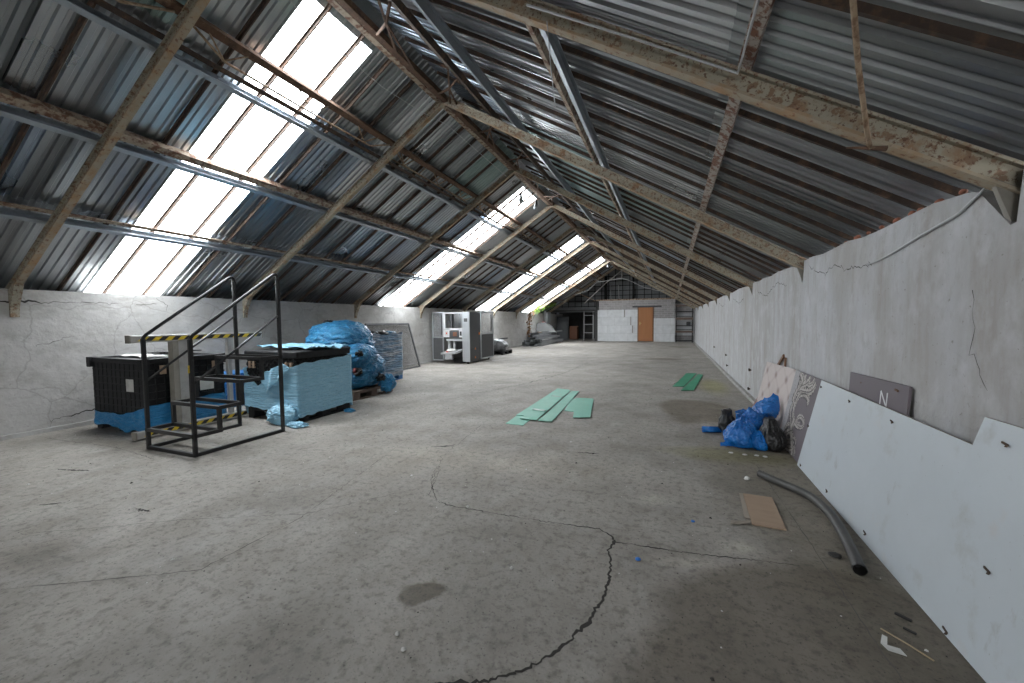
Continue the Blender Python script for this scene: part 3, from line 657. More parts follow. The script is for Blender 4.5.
# its lower chord and zigzag rods
x0 = -3.70; zc = zl(-3.64, PO - .01)
def chord_pt(y): return Vector((-3.70, y, zc - .20))
for k in range(-1, 9):
    ya = Y0 + DY * k; yb = ya + DY
    pts = [Vector((-3.64, ya + .05, zc - .04))] + [Vector((-3.70, ya + .05 + (DY - .1) * q / 8, zc - .16 - .02 * sin(q / 8 * pi))) for q in range(1, 8)] + [Vector((-3.64, yb - .05, zc - .04))]
    m = MB().tube(pts, .011, 6); m.build('chord', M_rod, tp)
    for q0, q1 in ((1, .5), (1, 1.6), (4, 3.3), (4, 4.6), (6.6, 6.1), (6.6, 7.3)):
        yy = ya + .05 + (DY - .1) * q0 / 8
        MB().tube([(-3.70, yy, zc - .165), (-3.645, ya + .05 + (DY - .1) * q1 / 8, zc - .03)], .008, 5).build('web_rod', M_rod, tp)
    if k >= 1:                               # past the second rafter a ladder-like secondary lattice shows
        MB().tube([(-3.80, ya + .1, zc - .12), (-3.80, yb - .1, zc - .12)], .008, 5).build('lattice_chord', M_rod, tp)
        for q in range(1, 6):
            yy = ya + DY * q / 6; MB().tube([(-3.80, yy, zc - .12), (-3.64, yy, zc - .03)], .008, 5).build('lattice_rod', M_rod, tp)
purlin('R', -2.15, PO, [(-.035, -.03), (.035, -.03), (.035, .03), (-.035, .03)], M_purl_dark, 'angle_purlin', 'dark rusty angle purlin nearest the ridge on the right slope')
purlin('R', -1.80, PO, chan(), M_purlin, 'purlin', 'galvanised purlin beside the dark one, high on the right slope')
purlin('R', -.85, PO + .01, [(-.022, -.022), (.022, -.022), (.022, .022), (-.022, .022)], M_rustlite, 'angle_purlin', 'thin flaking rusty bar halfway up the right slope')
purlin('R', -.735, PO, chan(.042, .07), M_purlin, 'purlin', 'galvanised purlin halfway up the right slope')
purlin('R', .313, PO - .01, [(-.031, -.018), (.031, -.018), (.031, .018), (-.031, .018)], M_flatbar, 'flat_purlin', 'wide rust-speckled flat bar low on the right slope')
# ridge member with flaking strip, and the struts from it to the dark purlin
rb = tag(MB().box((XRG - .015, YN, ZRG - .035), (XRG + .055, YB, ZRG + .035)).build('ridge_purlin', M_rust, loc=(XRG, YN, ZRG)), 'brown rusty ridge member running the length of the roof', 'ridge beam')
MB().prof((XRG - .07, YN, ZRG + .02), (XRG - .07, YB, ZRG + .02), ang(.07, .08), (0, 0, 1)).build('flaking_angle', M_rustlite, rb)
k = 0; y = .36; pz = zr(-2.15, PO)
RR_ = rnd(4)
while y < YB - .8:
    rz_ = ZRG - .045
    MB().bar(Vector((XRG + .05, y + 1.05, rz_)), Vector((-2.17, y, pz - .02)), .022, .010).build('strut', M_rust, rb)
    MB().tube([Vector((XRG + .05, y + .75, rz_)), Vector((-2.5, y + .58, (ZRG + pz) / 2)), Vector((-2.17, y + .22, pz - .02))], [.012, .016, .012], 6).build('strut', M_rust, rb)
    MB().bar(Vector((-2.46, y + .52, (ZRG + pz) / 2 - .02)), Vector((XRG + .05, y + 1.38, rz_)), .020, .010).build('strut', M_rust, rb)
    y += 1.14

# glazing bars running down the slopes between the rafters
def bar(side, y, lb):
    f = zl if side == 'L' else zr; sl = TL if side == 'L' else -TR
    xa, xb = (XRG - .1, XL - .42) if side == 'L' else (XRG + .1, XR + .28)
    n = Vector((-sl, 0, 1)).normalized()
    mb = MB().prof((xa, y, f(xa, .208)), (xb, y, f(xb, .208)), [(-.006, -.022), (.006, -.022), (.006, .010), (.02, .010), (.02, .018), (-.02, .018), (-.02, .010), (-.006, .010)] if side == 'L' else [(-.010, -.014), (.010, -.014), (.010, .018), (-.010, .018)], n)
    return tag(mb.build('glazing_bar', M_barl if side == 'L' else M_purl_dark, loc=(xa, y, f(xa, .208))), lb, 'glazing bar', 'old glazing bars, %s slope' % ('left' if side == 'L' else 'right'))
BN = ORD
for side in 'LR':
    wd = 'left' if side == 'L' else 'right'
    for k in range(-2, 9):
        nb_ = 6 if side == 'L' else 8
        for j in range(1, nb_):
            y = Y0 + DY * k + DY / nb_ * j + (.04 if side == 'L' else .0)
            if y > YB - .05: continue
            if k < 0:
                if k < -1: continue
                lb = 'thin rusty bar on the %s roof slope, %s before the nearest rafter' % (wd, BN[nb_ - 1 - j])
            else: lb = 'thin rusty bar on the %s roof slope, %s past the %s rafter' % (wd, BN[j - 1], ORD[k])
            bar(side, y, lb)

# hanging rod, wires, cables, lamps
t = thing('hanging_rod', 'bent rusty rod hanging from the right roof at the nearest rafter', 'rod', (.66, 2.0, 2.0))
MB().tube([(.46, 1.50, 2.33), (.52, 1.62, 2.255), (.60, 1.80, 2.13), (.70, 2.0, 1.985), (.745, 2.09, 1.935)], .009, 7).build('rod', M_rod, t)
MB().tube([(.655, 2.05, 1.935), (.745, 2.09, 1.935), (.80, 2.09, 1.925)], [.003, .008, .011], 6).build('cross_piece', M_rust, t)
def wire(pts, r, mt, name, lb, cat, grp=None):
    return tag(MB().tube(pts, r, 6).build(name, mt, loc=pts[0]), lb, cat, grp)
wire([(-.72, 2.09, zr(-.72, -.01)), (-.2, 2.085, zr(-.2, 0)), (.265, 2.08, zr(.265, 0)), (.275, 1.5, zr(.275, .04)), (.28, .5, zr(.28, .05))], .006, M_wirelt, 'thin_cable', 'thin pale cable along the nearest right rafter and flat bar', 'cable')
wire([(-.62, 2.12, zr(-.62, -.04)), (-.62, 2.2, zr(-.62, -.25)), (-.61, 2.25, zr(-.61, -.42))], .003, M_wirelt, 'hanging_string', 'short pale string hanging from the nearest right rafter', 'string')
wire([(-3.0, 2.3, 3.99), (-2.98, 3.0, 3.85), (-3.02, 3.8, 3.86), (-3.05, 4.6, 3.97), (-2.95, 5.1, 4.0), (-2.95, 7.3, 4.0)], .004, M_wirelt, 'thin_cable', 'thin pale cable sagging beside the ridge past the widest roof light', 'cable')
wire([(-4.9, 22, 2.62), (-4.6, 22, 2.70), (-4.2, 22, 2.82), (-3.75, 22, 3.22), (-3.72, 22, 3.30), (-3.75, 22, 3.55)], .018, M_wire, 'sagging_cable', 'grey cable sagging from the left slope before the gable', 'cable')
wire([(-3.72, 22, 3.26), (-3.3, 22, 3.30), (-2.9, 22, 3.36), (-2.42, 22, 3.40), (-2.39, 22, 3.42), (-2.39, 22, 3.85)], .018, M_wire, 'sagging_cable', 'grey conduit hanging level across the middle of the gable', 'cable')
wire([(-2.4, 22, 3.42), (-1.9, 22, 3.22), (-1.3, 22, 2.90), (-.5, 22, 2.68), (-.2, 22, 2.72)], .014, M_wire, 'sagging_cable', 'grey cable drooping across the gable right of the door', 'cable')
wire([(-4.6, 23.2, 2.2), (-3.4, 23.2, 3.3), (-2.55, 23.2, 3.95)], .025, M_alu, 'diagonal_brace', 'pale diagonal brace crossing in front of the far gable', 'brace')
wire([(-4.9, 23.3, 2.75), (-4.0, 23.3, 2.32)], .02, M_rod, 'diagonal_brace', 'short tan diagonal brace above the alcove opening', 'brace')
for x in (-3.2, -2.75): wire([(x - .05, YW + .1, 3.2), (x, YW + .05, 2.45), (x + .12, YW + .05, 2.40)], .014, M_wire, 'hanging_wire', ('left' if x < -3 else 'right') + ' one of two thin wires hanging down the gable', 'wire')
def lamp(x, y, z, lb):
    t = thing('pendant_lamp', lb, 'lamp', (x, y, z), 'bare bulbs along the ridge')
    MB().tube([(x, y, z + .42), (x + .01, y, z + .2), (x, y, z + .1)], .005, 5).build('cord', M_wire, t)
    MB().tube([(x, y, z + .11), (x, y, z + .04), (x, y, z + .03)], [.022, .03, .034], 10).build('socket', M_black, t)
    MB().tube([(x, y, z + .03), (x, y, z + .0), (x, y, z - .04), (x, y, z - .075), (x, y, z - .09)], [.025, .045, .052, .035, .008], 12).build('bulb', M_glassbulb, t)
lamp(-2.80, 7.70, 3.66, 'dark bare bulb hanging in front of the second roof light')
lamp(-2.80, 8.67, 3.78, 'pale bulb hanging at the ridge past the second roof light')
lamp(-2.79, 19.7, 3.80, 'pale bulb hanging at the ridge before the far gable')
wire([(XR - .009, 2.20, 1.80), (XR - .009, 2.286, 1.757), (XR - .009, 2.42, 1.705), (XR - .009, 2.73, 1.66), (XR - .009, 3.0, 1.615), (XR - .012, 3.15, 1.595), (XR - .010, 3.3, 1.59)], [.006, .006, .006, .006, .005, .004, .002], M_wirelt, 'wall_conduit', 'pale plastic conduit curving down the top of the right wall', 'conduit')
# broken brick crumbs on top of the right wall
RB = rnd(3)
for i, y in enumerate((2.45, 2.62, 2.78, 2.86, 3.02, 3.2, 3.38, 3.55, 3.74)):
    mb = MB(); s_ = RB.uniform(.012, .022)
    mb.grid(lambda u, v: (XR + .02 + s_ * cos(2 * pi * u) * sin(pi * v) * (1 + .3 * nz((u * 3, v * 3, i), 1)), y + 1.4 * s_ * sin(2 * pi * u) * sin(pi * v), 1.808 + s_ * .9 * cos(pi * v) * (1 + .3 * nz((u, v, i + 5), 3))), 8, 5, wrap=True)
    tag(mb.build('brick_crumb', M_terra, loc=(XR + .02, y, 1.80)), 'reddish brick crumb on the right wall top, %s from the nearest rafter' % ORD[i], 'crumb', 'brick crumbs on the right wall')

# ------------------------------------------------------------------ black open step frame
def steps():
    x0, x1, y0, y1 = -4.83, -4.11, 2.37, 3.285
    t = thing('step_frame', 'black steel step frame with four open treads and two sloping handrails', 'steps', ((x0 + x1) / 2, (y0 + y1) / 2, 0))
    q = .034
    for x, wd in ((x0, 'l'), (x1, 'r')):
        MB().bar((x, y0, q / 2), (x, y1, q / 2), q, q).build('base_rail', M_black, t, bevel=.003)
        MB().bar((x, y0, 0), (x, y0, 1.10), q, q, (0, 1, 0)).build('post', M_black, t, bevel=.006)
        MB().bar((x, y1, 0), (x, y1, 1.74), q, q, (0, 1, 0)).build('post', M_black, t, bevel=.006)
        pts = [(x, y0, 1.085), (x, y0 + .004, 1.11), (x, y0 + .03, 1.14), (x, y1 - .06, 1.77), (x, y1 - .025, 1.785), (x, y1 - .003, 1.765), (x, y1, 1.73)]
        MB().tube(pts, .0165, 10).build('handrail', M_black, t)
        MB().tube([(x, y0, .675), (x, y1, 1.33)], .012, 8).build('mid_rail', M_black, t)
    MB().bar((x0, y0, q / 2), (x1, y0, q / 2), q, q).build('base_rail', M_black, t, bevel=.003)
    zs = [.195, .42, .645, .86]; d = (y1 - y0) / 4
    for i, z in enumerate(zs):
        ya = y0 + d * i; yb = ya + d
        f = MB()
        for x in (x0, x1): f.bar((x, ya - q / 2, z), (x, yb + q / 2, z), q, q)
        f.bar((x0, ya, z), (x1, ya, z), q, q); f.bar((x0, yb, z), (x1, yb, z), q, q)
        tr = f.build('tread_frame', M_black, t)
        zl_ = zs[i - 1] if i else 0
        if i:
            for x in (x0, x1): MB().bar((x, ya, zl_), (x, ya, z), q * .95, q * .95, (0, 1, 0)).build('riser_post', M_black, tr)
    for z in (1.02,):
        tg = MB().box((x1 - .012, y0 - .022, .79), (x1 + .006, y0 - .0165, .86)).build('yellow_tag', M_yel, t)
steps()

# ------------------------------------------------------------------ film, sacks, crates
def film_skirt(rect, zlo, zhi, seed, amp=.012, nu=120, nv=12, out=.012, rag=.02):
    x0, y0, x1, y1 = rect; P = 2 * ((x1 - x0) + (y1 - y0)); mb = MB()
    def per(u):
        s = (u % 1) * P; w = x1 - x0; h = y1 - y0
        if s < w: return Vector((x0 + s, y0, 0)), Vector((0, -1, 0)), 0, s / w
        s -= w
        if s < h: return Vector((x1, y0 + s, 0)), Vector((1, 0, 0)), 1, s / h
        s -= h
        if s < w: return Vector((x1 - s, y1, 0)), Vector((0, 1, 0)), 2, s / w
        s -= w; return Vector((x0, y1 - s, 0)), Vector((-1, 0, 0)), 3, s / h
    def fn(u, v):
        p, n, side, t = per(u)
        lo = zlo(side, t) + rag * nz((u * 40, 1, seed), 1); hi = zhi(side, t) + rag * nz((u * 30, 7, seed), 1)
        z = lo + (hi - lo) * v
        d = out + amp * (nz((p.x * 9, p.y * 9, z * 22), 1, seed) * .7 + .6 * nz((p.x * 3 + z * 9, p.y * 3 - z * 9, z * 5), 1, seed)) + (.008 if v > .93 else 0)
        q = p + n * max(d, .004); q.z = max(z, .004); return q
    mb.grid(fn, nu, nv, wrap=True); return mb
def ribs(x0, y0, x1, y1, z0, z1, pv=.085, ph=.075, th=.015, pr=.022):
    mb = MB()
    nh = int((z1 - z0) / ph)
    for i in range(nh + 1):
        z = z0 + (z1 - z0) * i / nh; mb.box((x0 - pr, y0 - pr, z - th / 2), (x1 + pr, y1 + pr, z + th / 2))
    for a, b, ax in ((x0, x1, 0), (y0, y1, 1)):
        n = int((b - a) / pv)
        for i in range(n + 1):
            c = a + (b - a) * i / n; w = th if i % 4 else th * 2.2
            if ax == 0: mb.box((c - w / 2, y0 - pr, z0), (c + w / 2, y1 + pr, z1))
            else: mb.box((x0 - pr, c - w / 2, z0), (x1 + pr, c + w / 2, z1))
    return mb
def diag(x0, y0, x1, y1, z0, z1, pitch=.075, th=.012, pr=.010):
    mb = MB()
    def face(w, put, nrm):
        h = z1 - z0
        for sg in (1, -1):
            c = -h
            while c < w:
                a0, b0 = (c, 0) if c >= 0 else (0, -c); L = min(w - a0, h - b0)
                if L > .02:
                    p, q = (a0, b0), (a0 + L, b0 + L)
                    if sg < 0: p, q = (w - p[0], p[1]), (w - q[0], q[1])
                    mb.bar(put(*p), put(*q), th, pr * 2, nrm)
                c += pitch
    face(x1 - x0, lambda a, b: Vector((x0 + a, y0 - pr, z0 + b)), (0, -1, 0)); face(x1 - x0, lambda a, b: Vector((x0 + a, y1 + pr, z0 + b)), (0, 1, 0))
    face(y1 - y0, lambda a, b: Vector((x0 - pr, y0 + a, z0 + b)), (-1, 0, 0)); face(y1 - y0, lambda a, b: Vector((x1 + pr, y0 + a, z0 + b)), (1, 0, 0))
    return mb
def pallet(par, x0, y0, x1, y1, mt=None):
    mt = mt or M_blackplastic
    mb = MB(); mb.box((x0, y0, .10), (x1, y1, .14))
    for i in range(3):
        x = x0 + (x1 - x0) * i / 2; mb.box((max(x0, min(x1 - .09, x - .045)), y0, 0), (max(x0 + .09, min(x1, x + .045)), y1, .02))
        for j in range(3):
            y = y0 + (y1 - y0) * j / 2; xa = max(x0, min(x1 - .11, x - .055)); ya = max(y0, min(y1 - .14, y - .07)); mb.box((xa, ya, .02), (xa + .11, ya + .14, .10))
    return mb.build('pallet_base', mt, par)
def crumple(c, r, seed, nu=40, nv=26, a=.16, ridg=.14, flat=0.0, f=2.2):
    """lumpy plastic bundle: a ball with folds, resting on z=flat"""
    c = Vector(c); mb = MB()
    def fn(u, v):
        th = 2 * pi * u; ph = pi * v
        d = Vector((cos(th) * sin(ph), sin(th) * sin(ph), cos(ph)))
        n1 = nz(d, f, seed); n2 = 1 - abs(nz(d, f * 2.3, seed + 9)) * 2; n3 = 1 - abs(nz(d, f * 5, seed + 4)) * 2
        k = 1 + a * n1 + ridg * (n2 - .5) * .6 + ridg * .35 * (n3 - .5)
        p = c + Vector((d.x * r[0] * k, d.y * r[1] * k, d.z * r[2] * k))
        if p.z < flat: p.z = flat + (.004 * (1 + nz(p, 9, seed)))
        return p
    mb.grid(fn, nu, nv, wrap=True); return mb

def gathered(c, r, seed, a=.2, nu=80, nv=44):
    """bunched thin film: many sharp folds"""
    c = Vector(c); mb = MB()
    def fn(u, v):
        th = 2 * pi * u; ph = pi * v; d = Vector((cos(th) * sin(ph), sin(th) * sin(ph), cos(ph)))
        k = 1 + a * nz(d, 2.0, seed) + a * .8 * (.5 - abs(nz(d, 3.0, seed + 2)) * 2) + a * .5 * (.5 - abs(nz(d, 7.0, seed + 4)) * 2)
        return (c.x + d.x * r[0] * k, c.y + d.y * r[1] * k, max(.003, c.z + d.z * r[2] * k))
    return mb.grid(fn, nu, nv, wrap=True)
# black folding crate, film round its foot
X0, Y0c, X1, Y1c = -6.42, 2.64, -5.40, 3.50
t = thing('folding_crate', 'black grid-walled folding crate with torn blue film around its foot', 'crate', ((X0 + X1) / 2, (Y0c + Y1c) / 2, 0))
pallet(t, X0 + .01, Y0c + .01, X1 - .01, Y1c - .01)
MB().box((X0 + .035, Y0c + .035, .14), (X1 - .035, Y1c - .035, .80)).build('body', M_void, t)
ribs(X0 + .02, Y0c + .02, X1 - .02, Y1c - .02, .14, .80).build('ribbed_walls', M_blackplastic, t)
rm = MB()
for a, b in (((X0 - .02, Y0c - .02), (X1 + .02, Y0c + .05)), ((X0 - .02, Y1c - .05), (X1 + .02, Y1c + .02)), ((X0 - .02, Y0c + .05), (X0 + .05, Y1c - .05)), ((X1 - .05, Y0c + .05), (X1 + .02, Y1c - .05))):
    rm.box((a[0], a[1], .80), (b[0], b[1], .852))
for x, y in ((X0, Y0c), (X1, Y0c), (X0, Y1c), (X1, Y1c)): rm.box((x - .04, y - .04, .74), (x + .04, y + .04, .858))
rm.build('rim', M_blackplastic, t, bevel=.006)
MB().box((X0 + .05, Y0c + .05, .80), (X1 - .05, Y1c - .05, .835)).build('lid', M_blackplastic, t)
for y in (Y0c + .18, Y1c - .12): tag(MB().box((X1 - .005, y - .03, .67), (X1 + .014, y + .03, .77)).build('latch', M_card, t, bevel=.004), 'tan latch on the side wall')
MB().box((-5.74, Y0c - .006, .48), (-5.60, Y0c + .004, .62)).build('paper_label', M_paper, t)
MB().box((X1 - .004, 3.20, .42), (X1 + .006, 3.36, .56)).build('paper_label', M_paper, t)
fs = film_skirt((X0, Y0c, X1, Y1c), lambda s, u: [.05 + .05 * max(0, .5 - abs(u - .25) * 3) - .05 * max(0, 1 - abs(u - .62) * 6), .03, .04, .04][s], lambda s, u: [.215 + (.0 if u < .62 else .10 * (u - .62) / .38), .325 + .03 * u, .3, .28 - .06 * u][s], 1.0, rag=.012, amp=.02)
fs.build('film_skirt', M_film, t)
for i, (x, y, w, d, rz) in enumerate(((-6.15, 2.95, .34, .26, .2), (-5.75, 2.9, .30, .24, -.25))):
    mb = MB(); R_ = Matrix.Rotation(rz, 3, 'Z')
    mb.grid(lambda u, v: Vector((x, y, 0)) + R_ @ Vector(((u - .5) * w, (v - .5) * d, 0)) + Vector((0, 0, .862 + .012 * nz((u * 2, v * 2, i), 1.5))), 10, 8)
    tag(mb.build('paper_sheet', M_paper, loc=(x, y, .86), sol=.004), ['crumpled white sheet on the black crate, its wall side corner', 'crumpled white sheet on the black crate, nearer the hazard post'][i], 'paper', 'sheets on the black crate')
mb = MB().grid(lambda u, v: (-5.95 + (u - .5) * .5, 3.25 + (v - .5) * .34, .875 + .02 * nz((u * 3, v * 3, 2), 1) + .02 * u), 12, 8)
tag(mb.build('black_bag', M_bagblk, loc=(-5.95, 3.25, .86), sol=.012), 'flat black plastic bag lying on the black crate', 'bag')

# hazard-taped guard frame standing between crate and steps
t = thing('guard_frame', 'grey guard frame with yellow and black hazard tape on two rails', 'guard', (-5.27, 3.1, 0))
def taped(y0, y1, x, z, w, h, name):
    rail = MB().box((x - w / 2, y0, z), (x + w / 2, y1, z + h)).build(name, M_alu, t, bevel=.004)
    for yy in (y0 - .012, y1): MB().box((x - w / 2 - .004, yy, z - .004), (x + w / 2 + .004, yy + .012, z + h + .004)).build('end_cap', M_post, rail)
    tp_ = MB(); xs = x + w / 2 + .0015; n = 0; y = y0 + .06; ww = .062; sl = .045
    za, zb = z + h * .22, z + h * .80
    while y < y1 - .07:
        tp_.add([(xs, y, za), (xs, min(y + ww, y1), za), (xs, min(y + ww + sl, y1), zb), (xs, min(y + sl, y1), zb)], [(0, 1, 2, 3)], n % 2); y += ww; n += 1
    tp_.build('hazard_tape', [M_yel, M_blk], rail)
taped(2.46, 3.92, -5.27, 1.045, .07, .075, 'taped_rail')
taped(2.47, 3.70, -5.27, .02, .07, .07, 'taped_rail')
MB().box((-5.325, 2.84, .03), (-5.235, 2.90, 1.05)).build('post', M_post, t, bevel=.004)
MB().box((-5.305, 2.90, .03), (-5.24, 3.02, 1.05)).build('post', M_alu, t, bevel=.004)
MB().box((-5.305, 3.46, .03), (-5.255, 3.51, 1.05)).build('post', M_alu, t, bevel=.004)
MB().box((-5.305, 3.57, .09), (-5.255, 3.61, 1.05)).build('post', M_alu, t, bevel=.004)
# blue drum-like tote behind the guard
t = thing('blue_tote', 'bright blue plastic tote behind the guard frame', 'tote', (-6.2, 4.15, 0))
MB().box((-6.42, 3.95, .0), (-5.98, 4.35, .46)).build('body', M_drum, t, bevel=.02)
mb = MB()
for z in (.10, .18, .26, .34): mb.box((-6.432, 3.938, z), (-5.968, 4.362, z + .02))
mb.box((-6.44, 3.93, .44), (-5.96, 4.37, .50)); mb.build('rim', M_drum, t, bevel=.006)

# crate in pale blue film
x0, y0, x1, y1 = -5.19, 3.62, -4.24, 4.50
t = thing('film_wrapped_crate', 'black lattice crate half wrapped in pale blue film', 'crate', ((x0 + x1) / 2, (y0 + y1) / 2, 0))
pallet(t, x0 + .02, y0 + .02, x1 - .02, y1 - .02)
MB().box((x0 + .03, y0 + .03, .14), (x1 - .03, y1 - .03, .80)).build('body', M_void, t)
diag(x0 + .03, y0 + .03, x1 - .03, y1 - .03, .40, .79).build('lattice_walls', M_blackplastic, t)
MB().box((x0 + .0, y0 + .0, .80), (x1 - .0, y1 - .0, .885)).build('lid', M_blackplastic, t, bevel=.014)
for x in (x1 - .12, x1 - .20, x0 + .1, x0 + .17): tag(MB().box((x - .018, y0 - .004, .66), (x + .018, y0 + .03, .75)).build('latch', M_card, t, bevel=.004), 'tan latch on the front wall')
def hi0(s, u):
    if s == 0: return .66 - .40 * (u / .28) * .55 if u < .28 else .44 + .30 * (u - .28) / .72
    if s == 1: return .735 + .05 * u
    return .78 if s == 2 else .78 - .12 * u
film_skirt((x0, y0, x1, y1), lambda s, u: [.17 - .1 * u, .07 + .04 * u, .05, .05][s], hi0, 3.0, nu=150, nv=14).build('film_wrap', M_filmlt, t)
mb = MB().grid(lambda u, v: (x0 - .05 + (x1 - x0 + .06) * u, y0 + .22 + (y1 - y0 - .26) * v, .905 + .035 * (1 - abs(nz((u * 5, v * 4, 3), 1.2)) * 2) + .015 * nz((u * 14, v * 14, 0), 1)), 46, 30)
mb.build('loose_film', M_filmlt, t, sol=.004)
mb = MB().grid(lambda u, v: (x1 - .62 + .42 * u + .1 * v, y0 - .018 - .02 * sin(u * 14 + v * 5) - .03 * v, .60 + .14 * u - (.26 - .20 * u) * v + .02 * nz((u * 4, v * 3, 1), 2)), 24, 12)
mb.build('torn_flap', M_filmlt, t, sol=.003)
gathered((x1 - .20, y0 - .07, .10), (.21, .11, .13), 5).build('gathered_film', M_filmlt, t)
tag(gathered((x1 + .10, y0 - .12, .02), (.13, .07, .035), 8, .35).build('film_scrap', M_filmlt, loc=(x1 + .1, y0 - .12, 0)), 'pale blue film scrap on floor at the wrapped crate corner', 'film scrap')
tag(gathered((x1 + .09, y1 - .14, .012), (.08, .05, .025), 9, .35).build('film_scrap', M_filmdk, loc=(x1 + .09, y1 - .14, 0)), 'small deep blue film scrap beside the wrapped crate long side', 'film scrap')

# bulging dark blue bundle on a pallet
t = thing('wrapped_bundle', 'bulging deep blue plastic-wrapped bundle on a dark pallet', 'bundle', (-5.25, 5.45, 0))
pallet(t, -5.80, 4.95, -4.62, 5.9, M_plank)
def film_heap(c, r, seed, nu=120, nv=70, flat=0.0, sag=.0):
    c = Vector(c); mb = MB()
    def fn(u, v):
        th = 2 * pi * u; ph = pi * v; d = Vector((cos(th) * sin(ph), sin(th) * sin(ph), cos(ph)))
        sq = (abs(d.x) ** 3 + abs(d.y) ** 3 + abs(d.z) ** 3) ** (-1 / 3)            # boxier than a ball
        e = Vector((d.x, d.y, d.z * 2.2))
        r1 = 1 - 2 * abs(nz(e, 1.7, seed)); r2 = 1 - 2 * abs(nz(e, 4.1, seed + 3)); r3 = 1 - 2 * abs(nz(e, 9.0, seed + 6))
        k = (.55 + .45 * sq) * (1 + .10 * nz(d, 1.3, seed + 8) + .055 * r1 + .035 * r2 + .016 * r3)
        p = c + Vector((d.x * r[0] * k, d.y * r[1] * k, d.z * r[2] * k))
        if p.z < flat: p.z = flat + .005 * (1 + nz(p, 9, seed))
        return p
    return mb.grid(fn, nu, nv, wrap=True)
film_heap((-5.18, 5.42, .42), (.58, .50, .32), 11, flat=.14).build('plastic_wrap', M_filmdk, t)
film_heap((-5.30, 5.40, .88), (.50, .46, .36), 23, flat=.4).build('plastic_wrap', M_filmdk, t)
film_heap((-4.85, 5.30, .66), (.26, .34, .22), 37, flat=.3, nu=80, nv=50).build('plastic_wrap', M_filmdk, t)
R_ = rnd(5)
for i, (x, y, z) in enumerate(((-5.40, 5.25, 1.215), (-4.82, 5.02, .80), (-4.66, 5.1, .74), (-4.98, 4.96, .72), (-4.66, 5.08, .45), (-4.60, 5.55, .30))):
    gathered((x, y, z), (.085, .06, .055), 40 + i, .45, 40, 24).build('black_scrap', M_bagblk, t)
tag(gathered((-4.66, 5.03, .47), (.028, .025, .035), 48, .4, 20, 12).build('red_scrap', mat('dull_red_plastic', (.20, .03, .03), .5), t), 'dull red scrap showing through the film')
gathered((-4.62, 5.75, .17), (.12, .16, .14), 31, .3).build('loose_film', M_filmdk, t)
# boxy film-wrapped pallet load
x0, y0, x1, y1 = -6.25, 6.35, -5.44, 7.30
t = thing('wrapped_pallet', 'boxy blue and white film-wrapped pallet load beside the bulging bundle', 'pallet load', (-5.85, 6.85, 0))
pallet(t, x0, y0, x1, y1, M_drum)
MB().box((x0 + .02, y0 + .02, .14), (x1 - .02, y1 - .02, .95)).build('load', M_blackplastic, t)
film_skirt((x0, y0, x1, y1), lambda s, u: .09, lambda s, u: 1.0 + .02 * sin(u * 11 + s), 6.0, amp=.03, nu=120, nv=24, out=.02).build('film_wrap', M_filmwht, t)
for i in range(9):
    crumple((x0 + .10 + (i % 3) * .28 + R_.uniform(-.04, .04), y0 + .12 + (i // 3) * .33, .985 + R_.uniform(0, .03)), (.15, .13, .05), 60 + i, 16, 9, .3, .3, flat=-1).build('black_strap_bundle', M_bagblk if i % 4 else M_filmdk, t)
gathered((x1 + .06, y0 - .10, .20), (.11, .11, .24), 71, .3).build('loose_film', M_filmdk, t)

# wire mesh panel leaning on the left wall
t = thing('mesh_panel', 'grey wire mesh panel leaning on the left wall behind the bundles', 'mesh panel', (-6.5, 8.45, 0))
def mp(a, b): return Vector((-6.36 - .34 * b, 7.62 + 1.68 * a, .012 + 1.17 * b))
fr = MB()
for p, q in (((0, 0), (1, 0)), ((1, 0), (1, 1)), ((1, 1), (0, 1)), ((0, 1), (0, 0))): fr.bar(mp(*p), mp(*q), .04, .03, (1, 0, .3))
fr.build('frame', M_dkgrey, t)
ms = MB()
for i in range(1, 56): ms.bar(mp(i / 56, 0), mp(i / 56, 1), .0028, .0028, (1, 0, .3))
for i in range(1, 40): ms.bar(mp(0, i / 40), mp(1, i / 40), .0028, .0028, (1, 0, .3))
ms.build('wire_mesh', M_grate, t)

# ------------------------------------------------------------------ packing machine
t = thing('packing_machine', 'grey and charcoal packing machine with open bay, standing by the left wall', 'machine', (-5.95, 11.2, 0))
yf = 10.36; xr_ = -5.38
MB().box((xr_ - .23, yf, .06), (xr_, yf + .05, 1.50)).build('machine_column', M_silver, t, bevel=.008)
MB().box((xr_ - .17, yf - .004, 1.22), (xr_ - .06, yf, 1.32)).build('emblem_plate', M_dkgrey, t)
sp = MB().box((xr_ - .02, yf + .05, .05), (xr_, yf + .72, 1.50)).build('enclosure_panel', M_dkgrey, t, bevel=.006)
MB().box((xr_, yf + .60, .83), (xr_ + .02, yf + .67, .90)).build('red_knob', M_orange, sp, bevel=.01)
for z in (.40, .05 + .09): MB().add([(xr_ + .002, yf + .33, z), (xr_ + .002, yf + .42, z), (xr_ + .002, yf + .375, z + .07)], [(0, 1, 2)]).build('warning_triangle', M_orange, sp)
MB().box((xr_ - .012, yf + .06, .42), (xr_ + .001, yf + .70, .425)).build('panel_seam', M_void, sp)
